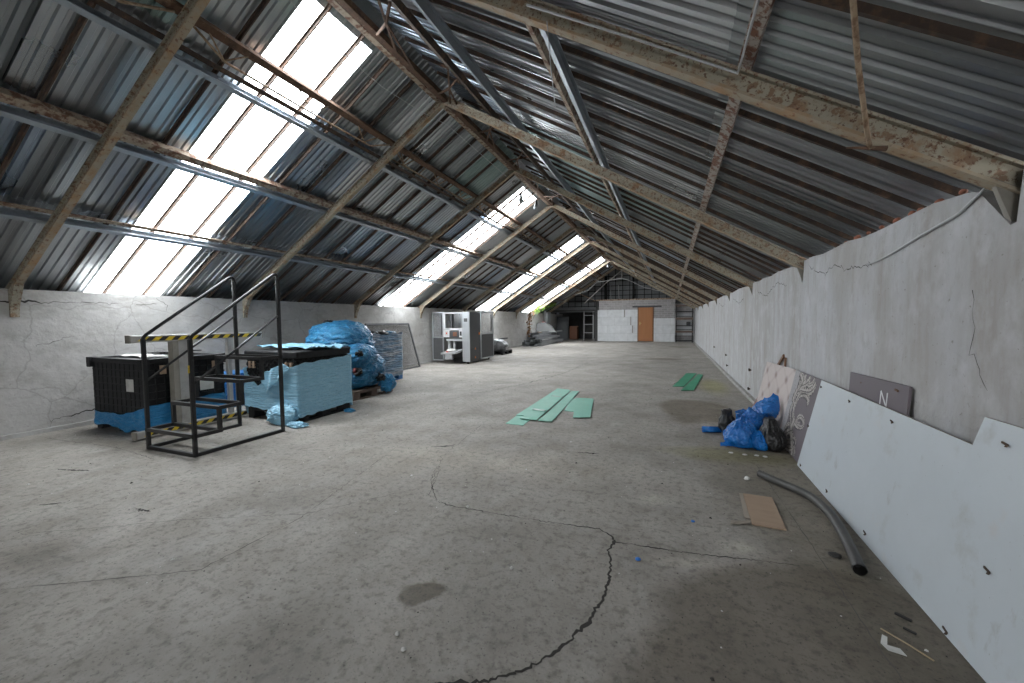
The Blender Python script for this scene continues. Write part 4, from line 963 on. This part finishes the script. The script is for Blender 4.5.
# open bay: white frame round the upper window
fr = MB(); bx0, bx1 = -6.24, xr_ - .23
fr.box((bx0, yf + .02, 1.02), (bx0 + .05, yf + .08, 1.50)); fr.box((bx0, yf + .02, 1.46), (bx1, yf + .08, 1.50)); fr.box((bx0, yf + .02, .98), (bx1, yf + .08, 1.03)); fr.box((bx0, yf + .02, .77), (bx0 + .21, yf + .08, 1.0)); fr.box((bx1 - .12, yf + .02, .77), (bx1, yf + .08, 1.0))
fr.build('bay_frame', M_white, t)
MB().box((bx0 + .06, yf + .45, 1.02), (bx1, yf + .48, 1.47)).build('bay_plate', M_grey, t)
for x in (bx0 + .25, bx0 + .38, bx0 + .5): MB().tube([(x, yf + .3, 1.03), (x, yf + .3, 1.46)], .014, 8).build('guide_rod', M_silver, t)
MB().box((bx0 + .17, yf + .1, 1.05), (bx0 + .24, yf + .2, 1.45)).build('film_guide', M_scrapdk, t)
MB().box((bx0 + .05, yf + .1, 1.18), (bx0 + .16, yf + .2, 1.26)).build('film_guide', M_scrapdk, t)
MB().box((bx0 + .05, yf + .012, .82), (bx0 + .16, yf + .02, .95)).build('control_display', M_paper, t)
MB().box((bx0 + .085, yf + .006, .86), (bx0 + .125, yf + .012, .91)).build('red_button', M_red, t)
MB().box((bx1 - .09, yf + .012, .82), (bx1 - .03, yf + .02, .94)).build('control_display', M_scrapdk, t)
MB().box((bx0 + .21, yf - .02, .76), (bx1 - .12, yf + .30, .96)).build('head_unit', M_scrapdk, t, bevel=.01)
MB().box((bx0 + .34, yf - .03, .80), (bx0 + .46, yf - .02, .92)).build('head_plate', M_cabwood, t)
MB().box((bx0 + .10, yf + .0, .66), (bx1, yf + .40, .72)).build('shelf_bar', M_grey, t)
MB().box((bx0 + .12, yf + .3, .06), (bx1, yf + .34, .66)).build('bay_plate', M_dkgrey, t)
MB().box((bx0 + .12, yf + .05, .35), (bx0 + .20, yf + .12, .68)).build('leg', M_grey, t)
MB().box((bx0 + .30, yf + .05, .38), (bx0 + .36, yf + .12, .66)).build('leg', M_grey, t)
fd = MB().slab([(bx0 + .02, yf - .20, .27), (bx1 - .08, yf - .20, .30), (bx1 - .05, yf + .25, .38), (bx0 + .05, yf + .25, .34)], (0, 0, .05)).build('feed_tray', M_grey, t)
MB().box((bx0 + .15, yf - .19, .14), (bx0 + .38, yf - .10, .28)).build('tray_bracket', M_grey, fd); crumple((bx0 + .3, yf - .05, .38), (.16, .12, .06), 80, 18, 10, flat=.32).build('cloth_bundle', M_paper, fd)
MB().box((bx0 + .17, yf - .15, .34), (bx0 + .24, yf - .08, .37)).build('red_tab', M_red, fd)
MB().box((bx0 + .35, yf - .05, .02), (bx1, yf + .25, .16)).build('motor_housing', M_void, t, bevel=.02)
MB().box((bx0 + .2, yf + .34, .02), (xr_ - .03, yf + .70, .66)).build('base_cabinet', M_dkgrey, t)
# glazed guard doors, one open at the wall side, one on the hall side
def guard(p0, p1, z0, z1, zm):
    p0 = Vector(p0); p1 = Vector(p1); g = MB()
    def at(a, z): q = p0 + (p1 - p0) * a; q.z = z; return q
    n = (p1 - p0).cross(Vector((0, 0, 1))).normalized()
    for a in (0, 1): g.bar(at(a, z0), at(a, z1), .035, .035, n)
    for z in (z0, z1, zm): g.bar(at(0, z), at(1, z), .035, .035, n)
    f = g.build('guard_door', M_silver, t)
    MB().slab([at(.03, zm + .01), at(.97, zm + .01), at(.97, z1 - .01), at(.03, z1 - .01)], n * .006).build('clear_panel', M_acryl, f)
    MB().slab([at(.03, z0 + .01), at(.97, z0 + .01), at(.97, zm - .01), at(.03, zm - .01)], n * .008).build('solid_panel', M_dkgrey, f)
    MB().bar(at(.85, zm + .08), at(.85, z1 - .08), .05, .02, n).build('handle', M_scrapdk, f)
guard((-6.62, 10.40, 0), (-6.26, 10.40, 0), .09, 1.50, .76)
guard((xr_ - .01, yf + .78, 0), (xr_ - .01, 12.05, 0), .09, 1.52, .84)
MB().box((-6.5, yf + .72, .06), (xr_ - .03, 12.05, .3)).build('base', M_dkgrey, t)
MB().bar((-6.5, 12.02, .05), (-6.5, 12.02, 1.5), .04, .04, (0, 1, 0)).build('post', M_silver, t)
MB().bar((-6.5, 12.02, 1.5), (xr_ - .01, 12.02, 1.52), .035, .035).build('header_bar', M_silver, t)
MB().bar((-6.26, 10.46, 1.5), (-6.5, 12.02, 1.5), .035, .035).build('header_bar', M_silver, t)
for x, y in ((xr_ - .1, yf + .1), (xr_ - .1, 11.9), (-6.4, 11.9), (bx0 + .4, yf + .2)): MB().tube([(x, y, 0), (x, y, .07)], .03, 10).build('foot', M_rubber, t)

# grey plastic-wrapped load past the machine
t = thing('wrapped_machine_part', 'low load in torn clear and grey plastic past the packing machine', 'pallet load', (-5.95, 13.9, 0))
pallet(t, -6.45, 13.45, -5.62, 14.35)
crumple((-6.02, 13.85, .30), (.40, .46, .24), 91, 36, 22, .18, .25, flat=.12).build('clear_wrap', mat('torn_clear_film', (.36, .37, .38), .3, layers=[(5, 6, .45, .62, (.12, .125, .13), .9, I3), (14, 5, .62, .74, (.6, .61, .62), .6, I3)], bump=(9, 6, .6, .03)), t)
MB().box((-6.35, 13.6, .14), (-5.85, 14.2, .36)).build('load', M_scrapdk, t)
MB().tube([(-6.2, 13.7, .46), (-5.95, 14.0, .56), (-5.75, 14.2, .58)], .03, 8).build('bent_pipe', M_scrapdk, t)

# heap of long metal profiles at the far left wall, each profile a thing
RP = rnd(12)
spots = []
for row, n in enumerate((8, 7, 7, 5, 4, 3)):
    for i in range(n): spots.append((row, -6.62 + .118 * i + .05 * row, .052 + row * .105))
for i, (row, x, z) in enumerate(spots):
    ya = 18.35 + RP.uniform(-.3, .5) + .1 * row; L = RP.uniform(2.6, 4.2); tw = (.05, .28, -.02, .32, .05, .30)[row] + RP.uniform(-.01, .01)
    mb = MB(); w = .10; hh = .05
    mb.prof((x, ya, z), (x + tw, ya + L, z + (.0, .0, .02, .01, .04, .06)[row]), [(-w / 2, -hh), (w / 2, -hh), (w / 2, hh), (w / 2 - .012, hh), (w / 2 - .012, -.03), (-w / 2 + .012, -.03), (-w / 2 + .012, hh), (-w / 2, hh)] if i % 3 else [(-w / 2, -.04), (w / 2, -.04), (w / 2, .04), (-w / 2, .04)])
    tag(mb.build('metal_profile', M_scrapdk if i % 4 == 0 else M_scrap, loc=(x, ya, z)), 'long grey metal profile lying in the heap by the far left wall', 'metal profile', 'profiles in the heap by the far left wall')
tag(MB().slab([(-6.70, 20.6, .66), (-5.70, 20.9, .60), (-5.95, 21.15, .92), (-6.35, 21.05, 1.14), (-6.70, 20.85, 1.08)], (0, .03, .01)).build('scrap_plate', M_dkplate, loc=(-6.5, 20.8, .42)), 'pale grey clipped plate leaning on the heap of profiles', 'plate')
tag(MB().box((-6.2, 19.3, .625), (-6.05, 19.6, .655)).build('wood_offcut', M_card, loc=(-6.1, 19.4, .625)), 'short tan wood offcut on the heap of profiles', 'offcut')

# ivy growing in at the fourth roof light and a dry stem down the wall
t = thing('ivy', 'ivy creeping in under the far roof light, green tips and dry stems', 'plant', (XL + .1, 20.6, 1.6))
stem = [(XL + .06, 19.3, .35), (XL + .10, 19.4, .8), (XL + .07, 19.45, 1.25), (XL + .10, 19.6, 1.62), (XL + .22, 20.2, 1.78), (XL + .34, 20.9, 1.92), (XL + .46, 21.6, 2.03), (XL + .62, 22.3, 2.14)]
MB().tube(stem, .014, 6).build('stem', M_leafdry, t)
def leaves(n, lo, hi, mt, spread, sz, seed):
    R_ = rnd(seed); mb = MB(); st = [Vector(p) for p in stem]
    for _ in range(n):
        u = R_.uniform(lo, hi) * (len(st) - 1); i = min(int(u), len(st) - 2); p = st[i].lerp(st[i + 1], u - i)
        p = p + Vector((R_.gauss(0, 1) * .6, R_.gauss(0, 1) * 1.2, R_.gauss(0, 1) * .8)) * spread; p.x = max(p.x, XL + .03)
        a = Vector((R_.gauss(0, 1), R_.gauss(0, 1), R_.gauss(0, 1))).normalized(); b = a.orthogonal().normalized() * sz * R_.uniform(.6, 1.3); c = a.cross(b).normalized() * sz * .55
        mb.add([p - b, p + c * .9 - b * .3, p + b, p - c * .9 - b * .3, p + a * sz * .15], [(0, 1, 4), (1, 2, 4), (2, 3, 4), (3, 0, 4)])
    return mb
tag(leaves(230, .52, 1.0, M_leaf, .10, .085, 1).build('green_leaves', M_leaf, t), 'fresh green leaves')
tag(leaves(150, .02, .6, M_leafdry, .09, .07, 2).build('dry_leaves', M_leafdry, t), 'dry brown leaves')

# ------------------------------------------------------------------ sheets on the floor
def sheet_on_floor(c, w, l, ang_, z, mt, lb, grp, th=.006, curl=0, cut=None, name='plastic_sheet', cat='sheet', tilt=0):
    c = Vector((*c, 0)); R_ = Matrix.Rotation(ang_, 3, 'Z'); mb = MB(); nu, nv = 4, 14
    def fn(u, v):
        yy = (v - .5) * l; xx = (u - .5) * w
        if cut: xx *= 1 - cut * v * (1 if u > .5 else 0)
        zz = z + .003 + curl * (max(0, v - .8) ** 2 * 8 + max(0, .15 - v) * 1.2) + tilt * u + .003 * nz((xx * 3, yy * 2, z * 50), 1) ** 2
        return c + R_ @ Vector((xx, yy, 0)) + Vector((0, 0, zz))
    mb.grid(fn, nu, nv, sm=False)
    return tag(mb.build(name, mt, loc=(c.x, c.y, z), sol=th), lb, cat, grp)
G = 'green plastic sheets on the floor'
def quad_sheet(c, z, mt, lb, curl=.01, th=.005):
    p0, p1, p2, p3 = [Vector((*p, 0)) for p in c]; mb = MB()
    def fn(u, v):
        p = (p0 * (1 - u) + p1 * u) * (1 - v) + (p3 * (1 - u) + p2 * u) * v
        return p + Vector((0, 0, z + .003 + curl * (max(0, v - .8) ** 2 * 10 + max(0, .12 - v) * 1.5) + .006 * abs(nz((p.x * 4, p.y * 2, z * 60), 1))))
    mb.grid(fn, 5, 18, sm=False); return tag(mb.build('plastic_sheet', mt, loc=((p0 + p1) / 2 + Vector((0, 0, z))), sol=th), lb, 'sheet', G)
quad_sheet([(-1.84, 4.46), (-1.615, 4.45), (-1.62, 4.95), (-1.86, 4.97)], 0, M_green, 'short green sheet under the near left end of the big green pile', 0)
quad_sheet([(-1.865, 4.88), (-1.69, 4.89), (-1.65, 6.98), (-1.885, 7.03)], .006, M_green, 'long green sheet forming the left edge of the big green pile', .006)
gt = quad_sheet([(-1.745, 4.70), (-1.525, 4.69), (-1.60, 6.86), (-1.80, 6.80)], .014, M_green, 'long green sheet with pale tape on top of the big pile', .008)
for ya_, w_ in ((5.18, .09), (6.22, .07)):
    xa_ = -1.745 - .055 * (ya_ - 4.7) / 2.1; xb_ = -1.525 - .075 * (ya_ - 4.7) / 2.1
    mb = MB().grid(lambda u, v: (xa_ + .01 + (xb_ - xa_ - .02) * u, ya_ + w_ * v - .04 * u, .0285 + .002 * sin(u * 9)), 6, 2)
    mb.build('clear_tape', M_tapew, gt, sol=.001)
quad_sheet([(-1.505, 4.69), (-1.33, 4.695), (-1.455, 6.86), (-1.585, 6.84)], .006, M_green, 'long green sheet forming the right edge of the big green pile', .02)
quad_sheet([(-1.34, 5.37), (-1.20, 5.35), (-1.36, 6.30), (-1.44, 6.20)], 0, M_green, 'short green sheet poking out under the separate piece', 0)
quad_sheet([(-1.135, 4.99), (-.93, 5.06), (-1.10, 6.27), (-1.37, 6.25)], .008, M_green, 'separate short green piece just right of the big pile', .02)
quad_sheet([(.05, 7.96), (.245, 8.02), (.575, 10.06), (.35, 9.99)], 0, M_greendk, 'darker green strip, left one of the far pair', .015)
quad_sheet([(.185, 7.52), (.385, 7.59), (.68, 9.70), (.595, 9.86)], .008, M_greendk, 'darker green strip, right one of the far pair', .02)
cw = sheet_on_floor((.572, 2.97), .175, .47, -.045, .004, M_card, 'brown cardboard piece lying flat near the grey hose', None, th=.008, name='cardboard_sheet', cat='cardboard')
sheet_on_floor((.475, 3.02), .03, .40, -.06, .0, M_edge, 'narrow frayed grey strip along the cardboard edge', None, th=.004, name='paper_strip', cat='strip')
mb = MB().grid(lambda u, v: (.352 + .12 * u + .01 * v, 2.72 + .05 * u + (v - .5) * .05 * (1 - u * .3), .008 + .008 * nz((u * 4, v * 3, 0), 1)), 10, 4)
tag(mb.build('paper_scrap', M_edge, loc=(.36, 2.72, 0), sol=.003), 'crumpled grey paper scrap left of the brown cardboard', 'scrap')

# grey suction hose
hp = [(.668, 3.60, .032), (.715, 3.53, .032), (.775, 3.45, .032), (.845, 3.36, .032), (.900, 3.26, .032), (.928, 3.13, .032), (.938, 2.98, .032), (.930, 2.83, .032), (.912, 2.67, .032), (.892, 2.52, .032), (.868, 2.375, .032)]
def smooth(pts, n=5):
    P = [Vector(p) for p in pts]; out = []
    for i in range(len(P) - 1):
        a = P[max(0, i - 1)]; b = P[i]; c = P[i + 1]; d = P[min(len(P) - 1, i + 2)]
        for k in range(n):
            s_ = k / n; out.append(.5 * ((2 * b) + (c - a) * s_ + (2 * a - 5 * b + 4 * c - d) * s_ ** 2 + (3 * b - a - 3 * c + d) * s_ ** 3))
    return out + [P[-1]]
t = thing('suction_hose', 'thick grey rubber hose curving along the foot of the white panel', 'hose', (.9, 3.0, 0))
hs = smooth(hp, 12); rr = [.027 + .0010 * (k % 2) for k in range(len(hs))]
hb = MB(); hb.tube(hs, rr, 14, cap=False)
hb.tube(hs, [r - .006 for r in rr], 14, cap=False); hb.build('hose', M_hose, t)
d_ = (hs[-1] - hs[-2]).normalized()
MB().tube([hs[-1] - d_ * .012, hs[-1] - d_ * .002, hs[-1] + d_ * .004], [.030, .031, .029], 16, cap=False).build('end_ring', M_grate, t)
MB().tube([hs[-1] - d_ * .10, hs[-1] - d_ * .06], .021, 14).build('dark_bore', M_void, t)
MB().tube([hs[0], hs[0] + (hs[1] - hs[0]) * .5], .0285, 14).build('end_cuff', M_black, t)

# ------------------------------------------------------------------ panels leaning on the right wall
def lean(a, z, d=0.0):
    """point on the leaning plane: along the wall a, height z, d = in front"""
    b0, b1, hh = 1.035, 1.150, .745
    return Vector((b0 + (b1 - b0) * z / hh - d, a, z + .003))
nrm_ = Vector((-1, 0, .15)).normalized()
t = thing('printed_panel', 'mauve panel printed with buttoned leather and cream scrollwork, leaning on wall', 'panel', (1.09, 4.7, 0))
sl_ = .10                                   # the printed edges run slightly off vertical
MB().slab([lean(3.36, 0), lean(4.66, 0), lean(4.49, .742), lean(3.30, .742)], -nrm_ * .012).build('board', M_purple, t)
MB().slab([lean(4.77, 0), lean(6.06, 0), lean(5.90, .70), lean(4.66, .742)], -nrm_ * .012).build('leather_print', M_tuft, t, loc=(0, 0, 0))
MB().slab([lean(4.66, 0), lean(4.77, 0), lean(4.66, .742), lean(4.49, .742)], -nrm_ * .0125).build('border_strip', M_bordr, t)
def scroll(cx, cz, r0, r1, a0, a1, w0, w1, n=26):
    L = []; 
    for k in range(n + 1):
        s_ = k / n; a = a0 + (a1 - a0) * s_; r = r0 + (r1 - r0) * s_
        L.append((cx + r * cos(a), cz + r * sin(a), w0 + (w1 - w0) * s_))
    return L
def strip(L, mb, d, mi):
    o = len(mb.v)
    for i, (a, z, w) in enumerate(L):
        p = L[max(0, i - 1)]; q = L[min(len(L) - 1, i + 1)]; dx, dz = q[0] - p[0], q[1] - p[1]; l = hypot(dx, dz) or 1
        for s_ in (-1, 1): mb.v.append(lean(max(3.5, a - dz / l * w / 2 * s_), max(.004, min(.738, z + dx / l * w / 2 * s_)), d))
    for i in range(len(L) - 1): mb.f.append((o + 2 * i, o + 2 * i + 1, o + 2 * i + 3, o + 2 * i + 2)); mb.mi.append(mi); mb.sm.append(False)
om = MB()
ST = [([(4.50, .735), (4.40, .69), (4.40, .64), (4.46, .58), (4.53, .50), (4.545, .45)], .05), ([(4.05, .70), (4.08, .65), (4.16, .605), (4.28, .585), (4.40, .575), (4.48, .55)], .045),
      ([(4.20, .74), (4.25, .68), (4.34, .64), (4.42, .62)], .04), ([(4.10, .735), (4.13, .69), (4.2, .66), (4.24, .665)], .03), ([(4.36, .735), (4.33, .70), (4.36, .67)], .03), ([(4.48, .66), (4.44, .63), (4.46, .60)], .025),
      ([(4.15, .50), (4.13, .53), (4.17, .56), (4.27, .57), (4.39, .535), (4.45, .46), (4.47, .38), (4.43, .32), (4.35, .285), (4.26, .275), (4.18, .29)], .035),
      ([(4.22, .275), (4.15, .30), (4.13, .335), (4.17, .365), (4.25, .37), (4.31, .345), (4.32, .31), (4.27, .295), (4.23, .315)], .03), ([(4.50, .46), (4.54, .40), (4.55, .34), (4.50, .30)], .025),
      ([(4.38, .29), (4.42, .24), (4.40, .18), (4.33, .12), (4.27, .06), (4.26, .01)], .055), ([(4.38, .21), (4.48, .17), (4.56, .13), (4.62, .07), (4.61, .03)], .04), ([(4.34, .12), (4.44, .09), (4.53, .075), (4.58, .09)], .035),
      ([(4.30, .06), (4.40, .03), (4.50, .02), (4.56, .01)], .04), ([(4.25, .10), (4.20, .06), (4.21, .02)], .025), ([(4.50, .24), (4.56, .22), (4.60, .17)], .025), ([(4.45, .20), (4.47, .26), (4.52, .29)], .022), ([(4.30, .17), (4.24, .15), (4.22, .12)], .02)]
SC = []
for P_, w_ in ST:
    Q = smooth([(a, z, 0) for a, z in P_], 7); n_ = len(Q) - 1
    SC.append([(q.x, q.y, 1.5 * w_ * (.35 + .65 * sin(pi * (.15 + .75 * i_ / n_))) * (1 + .25 * sin(i_ * 1.9))) for i_, q in enumerate(Q)])
for L in SC: strip([(a + .018, z - .010, w + .010) for a, z, w in L], om, .0016, 1)
for L in SC: strip(L, om, .0028, 0)
for L in SC: strip([(a - .3 * w, z + .1 * w, w * .14) for a, z, w in L], om, .0036, 1)
om.build('scroll_print', [M_orn, M_orndk], t)
# white laminate board in front, with a raised step at its near end
t = thing('white_panel', 'large dirty white board leaning along the right wall, stepped top edge', 'panel', (1.05, 2.6, 0))
dd = .018
MB().slab([lean(-1.6, 0, dd), lean(4.02, 0, dd), lean(3.89, .750, dd), lean(2.15, .735, dd), lean(2.125, .855, dd), lean(-1.6, .87, dd)], -nrm_ * .014, emi=1).build('board', [M_panelw, M_edge], t)
for i, (a, z) in enumerate(((3.86, .70), (3.31, .69), (2.75, .685), (3.95, .36), (3.93, .03), (3.34, .05), (2.75, .05), (1.99, .785), (1.92, .34), (2.03, .02), (1.3, .5))):
    p = lean(a, z, dd); mb = MB()
    mb.bar(p + Vector((-.002, .020, .002)), p + Vector((-.004, -.012, -.002)), .008, .004, (-1, 0, 0)); mb.bar(p + Vector((-.004, -.010, -.002)), p + Vector((-.012, -.016, -.006)), .007, .004, (0, 0, 1))
    tag(mb.build('bent_clip', M_purl_dark, t), 'small rusty bent clip')
t = thing('mauve_panel', 'plain mauve panel with a white letter N behind the white board', 'panel', (1.17, 3.05, 0))
def lean2(a, z): return Vector((1.125 + .047 * z / .88, a, z + .003))
MB().slab([lean2(2.72, 0), lean2(3.42, 0), lean2(3.46, .868), lean2(2.715, .882)], (.012, 0, 0)).build('board', M_purple, t)
nn = MB(); a0, a1, zb, zt = 3.005, 2.93, .728, .812
for p, q in (((a0, zb), (a0, zt)), ((a0, zt), (a1, zb)), ((a1, zb), (a1, zt))):
    P0 = lean2(*p) + Vector((-.001, 0, 0)); P1 = lean2(*q) + Vector((-.001, 0, 0)); nn.bar(P0, P1, .012, .001, (-1, 0, 0))
nn.build('letter', M_white, t)
p = lean2(2.83, .845); tag(MB().bar(p + Vector((-.002, .02, 0)), p + Vector((-.006, -.02, -.002)), .010, .006, (-1, 0, 0)).build('bent_clip', M_rust, t), 'small rusty bent clip')
p = lean2(3.28, .82); MB().tube([p, p + Vector((-.002, 0, 0))], .005, 6).build('screw', M_rust, t)
# wooden battens behind the printed panel
tag(MB().bar((1.09, 6.42, 0.012), (1.180, 5.27, .83), .04, .016, (-1, 0, .12)).build('wooden_batten', M_wood, loc=(1.09, 6.42, 0)), 'reddish wooden batten leaning behind the printed panel, long one', 'batten')
tag(MB().bar((1.12, 5.0, .01), (1.180, 5.20, .815), .03, .016, (-1, 0, .1)).build('wooden_batten', M_wood, loc=(1.1, 5.05, 0)), 'reddish wooden batten standing upright behind the printed panel', 'batten')

# ------------------------------------------------------------------ sacks by the panels
t = thing('blue_sack', 'crumpled shiny blue sack in front of the heap', 'sack', (.68, 4.46, 0))
def sack(c, r, seed, lean_=(0, 0), nu=110, nv=64, neck=.16, pl=9, flat=.004):
    """slumped plastic sack: full belly, pleats running up to a gathered neck"""
    c = Vector(c); mb = MB()
    def fn(u, v):
        h = v; th = 2 * pi * u
        prof_ = (sin(pi * min(1, .08 + h * .98)) ** .55) * (1 - .35 * h) if h < .8 else neck + (((sin(pi * .864) ** .55) * .72) - neck) * ((1 - h) / .2) ** 1.4
        e = Vector((cos(th), sin(th), h * 1.6))
        plt = max(0, h - .25) * (abs(sin(th * pl / 2 + 2.2 * nz(e, 1.2, seed))) - .5)
        k = prof_ * (1 + .16 * nz(e, 1.5, seed) + .28 * plt + .07 * (1 - 2 * abs(nz(e, 3.1, seed + 2))) + .04 * (1 - 2 * abs(nz(e, 7, seed + 5))))
        x = cos(th) * r[0] * k + lean_[0] * h ** 1.5; y = sin(th) * r[1] * k + lean_[1] * h ** 1.5
        z = h * r[2] * (1 + .10 * nz(e, 1.1, seed + 7)) + (.012 * nz(e, 5, seed) if h > .05 else 0)
        return c + Vector((x, y, max(flat, z)))
    mb.grid(fn, nu, nv, wrap=True); o = len(mb.v) - nu
    mb.f.append(tuple(range(o, o + nu))); mb.mi.append(0); mb.sm.append(True)
    return mb
sack((.66, 4.45, 0), (.165, .17, .27), 101, (.03, .10)).build('sack', M_bagblue, t)
mb = MB().grid(lambda u, v: (.47 + .20 * u, 4.36 + .03 * v + .03 * u, .010 + .05 * v * (.4 + u) + .014 * nz((u * 5, v * 3, 1), 2)), 18, 10)
mb.build('trailing_corner', M_bagblue, t, sol=.004)
def draped(c, w, h, seed):
    c = Vector(c); mb = MB()
    def fn(u, v):
        e = (u * 3, v * 2.4, seed)
        r1 = 1 - 2 * abs(nz(e, 1.0, seed)); r2 = 1 - 2 * abs(nz(e, 2.4, seed + 3))
        x = c.x - w * .5 + w * u + .04 * r1; z = .08 + h * v * (.62 + .62 * u - .10 * sin(u * 5)) + .03 * r2 + .07 * u
        y = c.y + .16 - .30 * sin(pi * v) * (.8 - .3 * u) + .05 * r1 + .03 * r2
        return (min(x, 1.02 + .1 * max(0, z)), y, max(.006, z))
    return mb.grid(fn, 70, 46)
b2 = thing('blue_sack', 'open blue sack flopped against the printed panel, back of the heap', 'sack', (.84, 4.66, 0))
draped((.83, 4.74, 0), .40, .22, 111).build('open_top', M_bagblue, b2, sol=.003)
crumple((.82, 4.78, .13), (.16, .16, .15), 113, 70, 46, .2, .3, flat=.004).build('belly', M_bagblue, b2)
tag(sack((.815, 4.385, 0), (.085, .085, .17), 117, (0, .05), 70, 44).build('blue_sack', M_bagblue, loc=(.815, 4.385, 0)), 'small blue sack tucked between the large blue and black sacks', 'sack')
tag(sack((.925, 4.43, 0), (.125, .15, .28), 123, (-.02, .06), neck=.4, pl=7).build('black_sack', M_bagblk, loc=(.925, 4.43, 0)), 'crumpled black sack against the foot of the printed panel', 'sack')
tag(sack((.60, 4.90, 0), (.10, .1, .26), 127, (-.02, .0), 60, 40, neck=.5).build('black_sack', M_bagblk, loc=(.60, 4.9, 0)), 'black sack half hidden behind the front blue sack', 'sack')
rl = MB().tube([(.345, 4.86, .034), (.53, 4.90, .034)], .033, 16)
tag(rl.build('film_roll', M_bagblue, loc=(.44, 4.88, 0)), 'small blue film roll lying left of the sacks', 'roll')

# ------------------------------------------------------------------ litter
def chip(name, x, y, r, mt, lb, cat, grp=None, seed=1, fl_=.5):
    return tag(crumple((x, y, r * fl_ * .8), (r, r, r * fl_), seed, 10, 7, .3, .2, flat=.001).build(name, mt, loc=(x, y, 0)), lb, cat, grp)
chip('plaster_lump', .567, 3.515, .018, M_chip, 'white plaster lump beside the hose end and cardboard', 'lump', seed=2, fl_=.9)
for i, (x, y, lb) in enumerate(((.54, 4.18, 'white plaster flake below the front blue sack, leftmost'), (.65, 4.16, 'white plaster flake below the front blue sack, second from left'), (.745, 4.17, 'white plaster flake below the black sack, third from left'), (.81, 4.16, 'white plaster flake below the black sack, nearest the panel'))):
    chip('plaster_flake', x, y, .02, M_chip, lb, 'flake', 'flakes below the sacks', seed=10 + i, fl_=.3)
chip('blue_scrap', -.142, 2.132, .014, M_bluescrap, 'blue plastic scrap right of the curved crack', 'scrap', seed=5)
chip('blue_scrap', .144, 2.662, .012, M_bluescrap, 'tiny light blue scrap left of the cardboard', 'scrap', seed=6)
chip('rubber_scrap', .82, 2.53, .03, M_rubber, 'flat black rubber scrap beside the hose mouth', 'scrap', seed=7, fl_=.25)
tag(MB().bar((.895, 2.11, .006), (.935, 2.075, .006), .010, .008).build('rubber_scrap', M_rubber, loc=(.91, 2.09, 0)), 'thin black rubber strip near the white panel foot, farther one', 'scrap')
tag(MB().bar((.885, 2.02, .005), (.915, 1.995, .005), .009, .006).build('rubber_scrap', M_rubber, loc=(.9, 2.0, 0)), 'thin black rubber strip near the white panel foot, nearer one', 'scrap')
tag(MB().tube([(.80, 1.985, .004), (.86, 1.915, .006), (.905, 1.86, .004)], .003, 5).build('straw', M_twig, loc=(.86, 1.91, 0)), 'dry straw lying beside the folded white label', 'straw')
lbk = thing('folded_label', 'small folded white paper label on the floor, near right corner', 'label', (.775, 1.88, 0))
MB().slab([(.765, 1.895, .002), (.775, 1.862, .002), (.826, 1.852, .002), (.818, 1.882, .005)], (0, 0, .0015)).build('flap', M_paper, lbk)
MB().slab([(.765, 1.895, .004), (.780, 1.925, .018), (.794, 1.918, .016), (.783, 1.890, .004)], (0, 0, .0015)).build('flap', M_paper, lbk)
for i, (x, y) in enumerate(((-.93, 1.215), (-1.0, 1.27), (-1.25, 2.35), (-.73, 1.83))): chip('plaster_crumb', x, y, .009, M_chip, ['white crumb near the lower edge of the view, larger', 'white crumb just beside the larger one near the lower edge', 'white crumb on the crack left of centre', 'white crumb right of the oil patch'][i], 'crumb', 'white crumbs', seed=20 + i, fl_=.8)
chip('blue_scrap', -4.72, 2.40, .035, M_bluescrap, 'blue film scrap on the floor inside the step frame', 'scrap', seed=31, fl_=.25)
RL = rnd(77); lt = MB()
for _ in range(2400):
    x = RL.uniform(-6.4, 1.0); y = RL.uniform(.9, 9) if RL.random() < .8 else RL.uniform(9, 22); r_ = RL.uniform(.0015, .005) * (1 + (RL.random() < .07) * 1.6)
    a = RL.uniform(0, 6); lt.add([(x + r_ * cos(a + k * pi / 2) * RL.uniform(.6, 1.3), y + r_ * sin(a + k * pi / 2), .0005) for k in range(4)] + [(x, y, r_ * .9)], [(0, 1, 4), (1, 2, 4), (2, 3, 4), (3, 0, 4)], 0 if RL.random() < .75 else 1)
tag(lt.build('debris', [M_crack, M_chip]), 'fine dark and pale grit strewn over the concrete floor', 'grit', None, 'stuff')
# stubs sticking out of the right wall
for i, (y, z) in enumerate(((7.27, .437), (7.32, .13), (9.97, .218), (10.17, .433), (12.8, .444))):
    b = MB().bar((XR + .01, y, z), (XR - .03, y - .012, z), .03, .018).bar((XR - .026, y - .012, z - .018), (XR - .03, y - .018, z + .024), .008, .02, (1, 0, 0))
    tag(b.build('wall_bracket', M_purl_dark, loc=(XR, y, z)), 'dark metal stub in the right wall, %s along past the panels' % ['upper of the first pair', 'lower of the first pair', 'lower of the second pair', 'upper of the second pair', 'single one farther'][i], 'bracket', 'stubs in the right wall')
